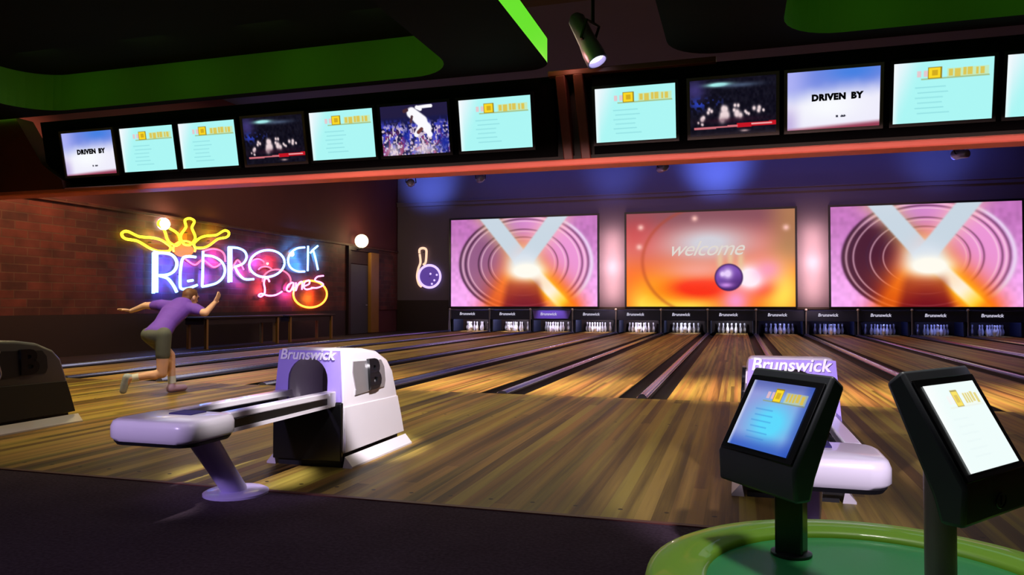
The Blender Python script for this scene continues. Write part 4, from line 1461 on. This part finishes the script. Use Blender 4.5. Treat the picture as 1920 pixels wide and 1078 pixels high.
# end wall: warm wash between the screens and blue wash above
for x, z in ((-4.56, 2.5), (2.55, 2.55)):
    lamp('pilaster_lamp', 'AREA', (x, YP - .55, 2.5), (x, YP, 2.5), 70, (1, .62, .52), shape='RECTANGLE', size=.3, size_y=2.6)
    lamp('pilaster_lamp', 'POINT', (x, YP - .34, z), None, 20, (1, .80, .72), shadow_soft_size=.06)
lamp('wall_wash', 'AREA', (-1, 26.4, 4.9), (-1, YP, 4.3), 30, (1, .5, .5), shape='RECTANGLE', size=16, size_y=.4)
lamp('blue_wash', 'AREA', (-1.0, 26.9, 6.5), (-1.0, YP, 5.7), 95, (.12, .18, 1.0), shape='RECTANGLE', size=19, size_y=.3)
for x, p_ in ((-12.0, 1000), (-.7, 1000), (-4.5, 200), (6.5, 260)):
    lamp('blue_spot', 'SPOT', (x, 26.2, 5.6), (x, YP, 6.25), p_, (.12, .24, 1.0), spot_size=R(75), spot_blend=1.0, shadow_soft_size=.3)
# pits
for i in range(12):
    x = X0 + P * (i + .5)
    p_, c = ((34, (.86, .78, 1)) if i < 5 else (24, (.78, .80, 1)) if i < 7 else (10, (.28, .34, 1)))
    lamp('pit_lamp', 'POINT', (x, YP + .11, .60), None, p_, c, shadow_soft_size=.05)
lamp('violet_pit_lamp', 'SPOT', (X0 + P * 2.5, YP - .9, 1.5), (X0 + P * 2.5, YP, .7), 70, (.6, .45, 1), spot_size=R(60), spot_blend=.6)
# brick wall
lamp('brick_wash', 'SPOT', (-11.0, 11.0, 5.6), (XL, 11.2, 2.6), 900, (1, .50, .22), spot_size=R(85), spot_blend=1.0, shadow_soft_size=.2)
def wall_glow(px, py, p_, c):
    q = at(px, py, 'x', XL) + Vector((.24, 0, 0))
    lamp('neon_glow', 'SPOT', q, q - Vector((1, 0, 0)), p_ * 3.0, c, shadow_soft_size=.08, spot_size=R(160), spot_blend=.4)
for a in ((298, 490, 26, (.04, .08, 1)), (300, 530, 26, (.04, .08, 1)), (322, 505, 26, (.05, .08, 1)), (340, 530, 26, (.04, .10, 1)), (352, 495, 22, (.15, .08, 1)), (385, 520, 24, (.12, .10, 1)), (400, 485, 22, (.5, .08, .8)), (432, 500, 24, (.25, .10, 1)), (450, 515, 24, (.4, .12, .9)),
          (480, 490, 22, (.35, .1, .9)), (505, 495, 16, (.9, .08, .2)), (552, 475, 40, (.02, .25, .8)), (560, 500, 36, (.02, .22, .8)), (592, 480, 30, (.02, .22, .6)), (540, 545, 18, (.8, .1, .6)), (582, 560, 16, (1, .22, .02)), (490, 545, 14, (.8, .08, .1)),
          (345, 445, 7, (1, .7, .02)), (395, 440, 5, (.9, .8, .02)), (285, 445, 5, (.9, .8, .02)), (305, 420, 14, (1, .9, .4))):
    wall_glow(*a)
lamp('globe_light', 'POINT', g + Vector((.32, 0, 0)), None, 60, (1, .74, .36), shadow_soft_size=.2)
lamp('bulkhead_glow', 'POINT', (-1.75, 7.85, 3.72), None, 2.2, (1, .35, .25), shadow_soft_size=.05)
lamp('rail_glow', 'AREA', (-1, 6.9, 2.45), (-1, 8.15, 2.60), 11, (1, .58, .52), shape='RECTANGLE', size=13, size_y=.08, spread=R(24))
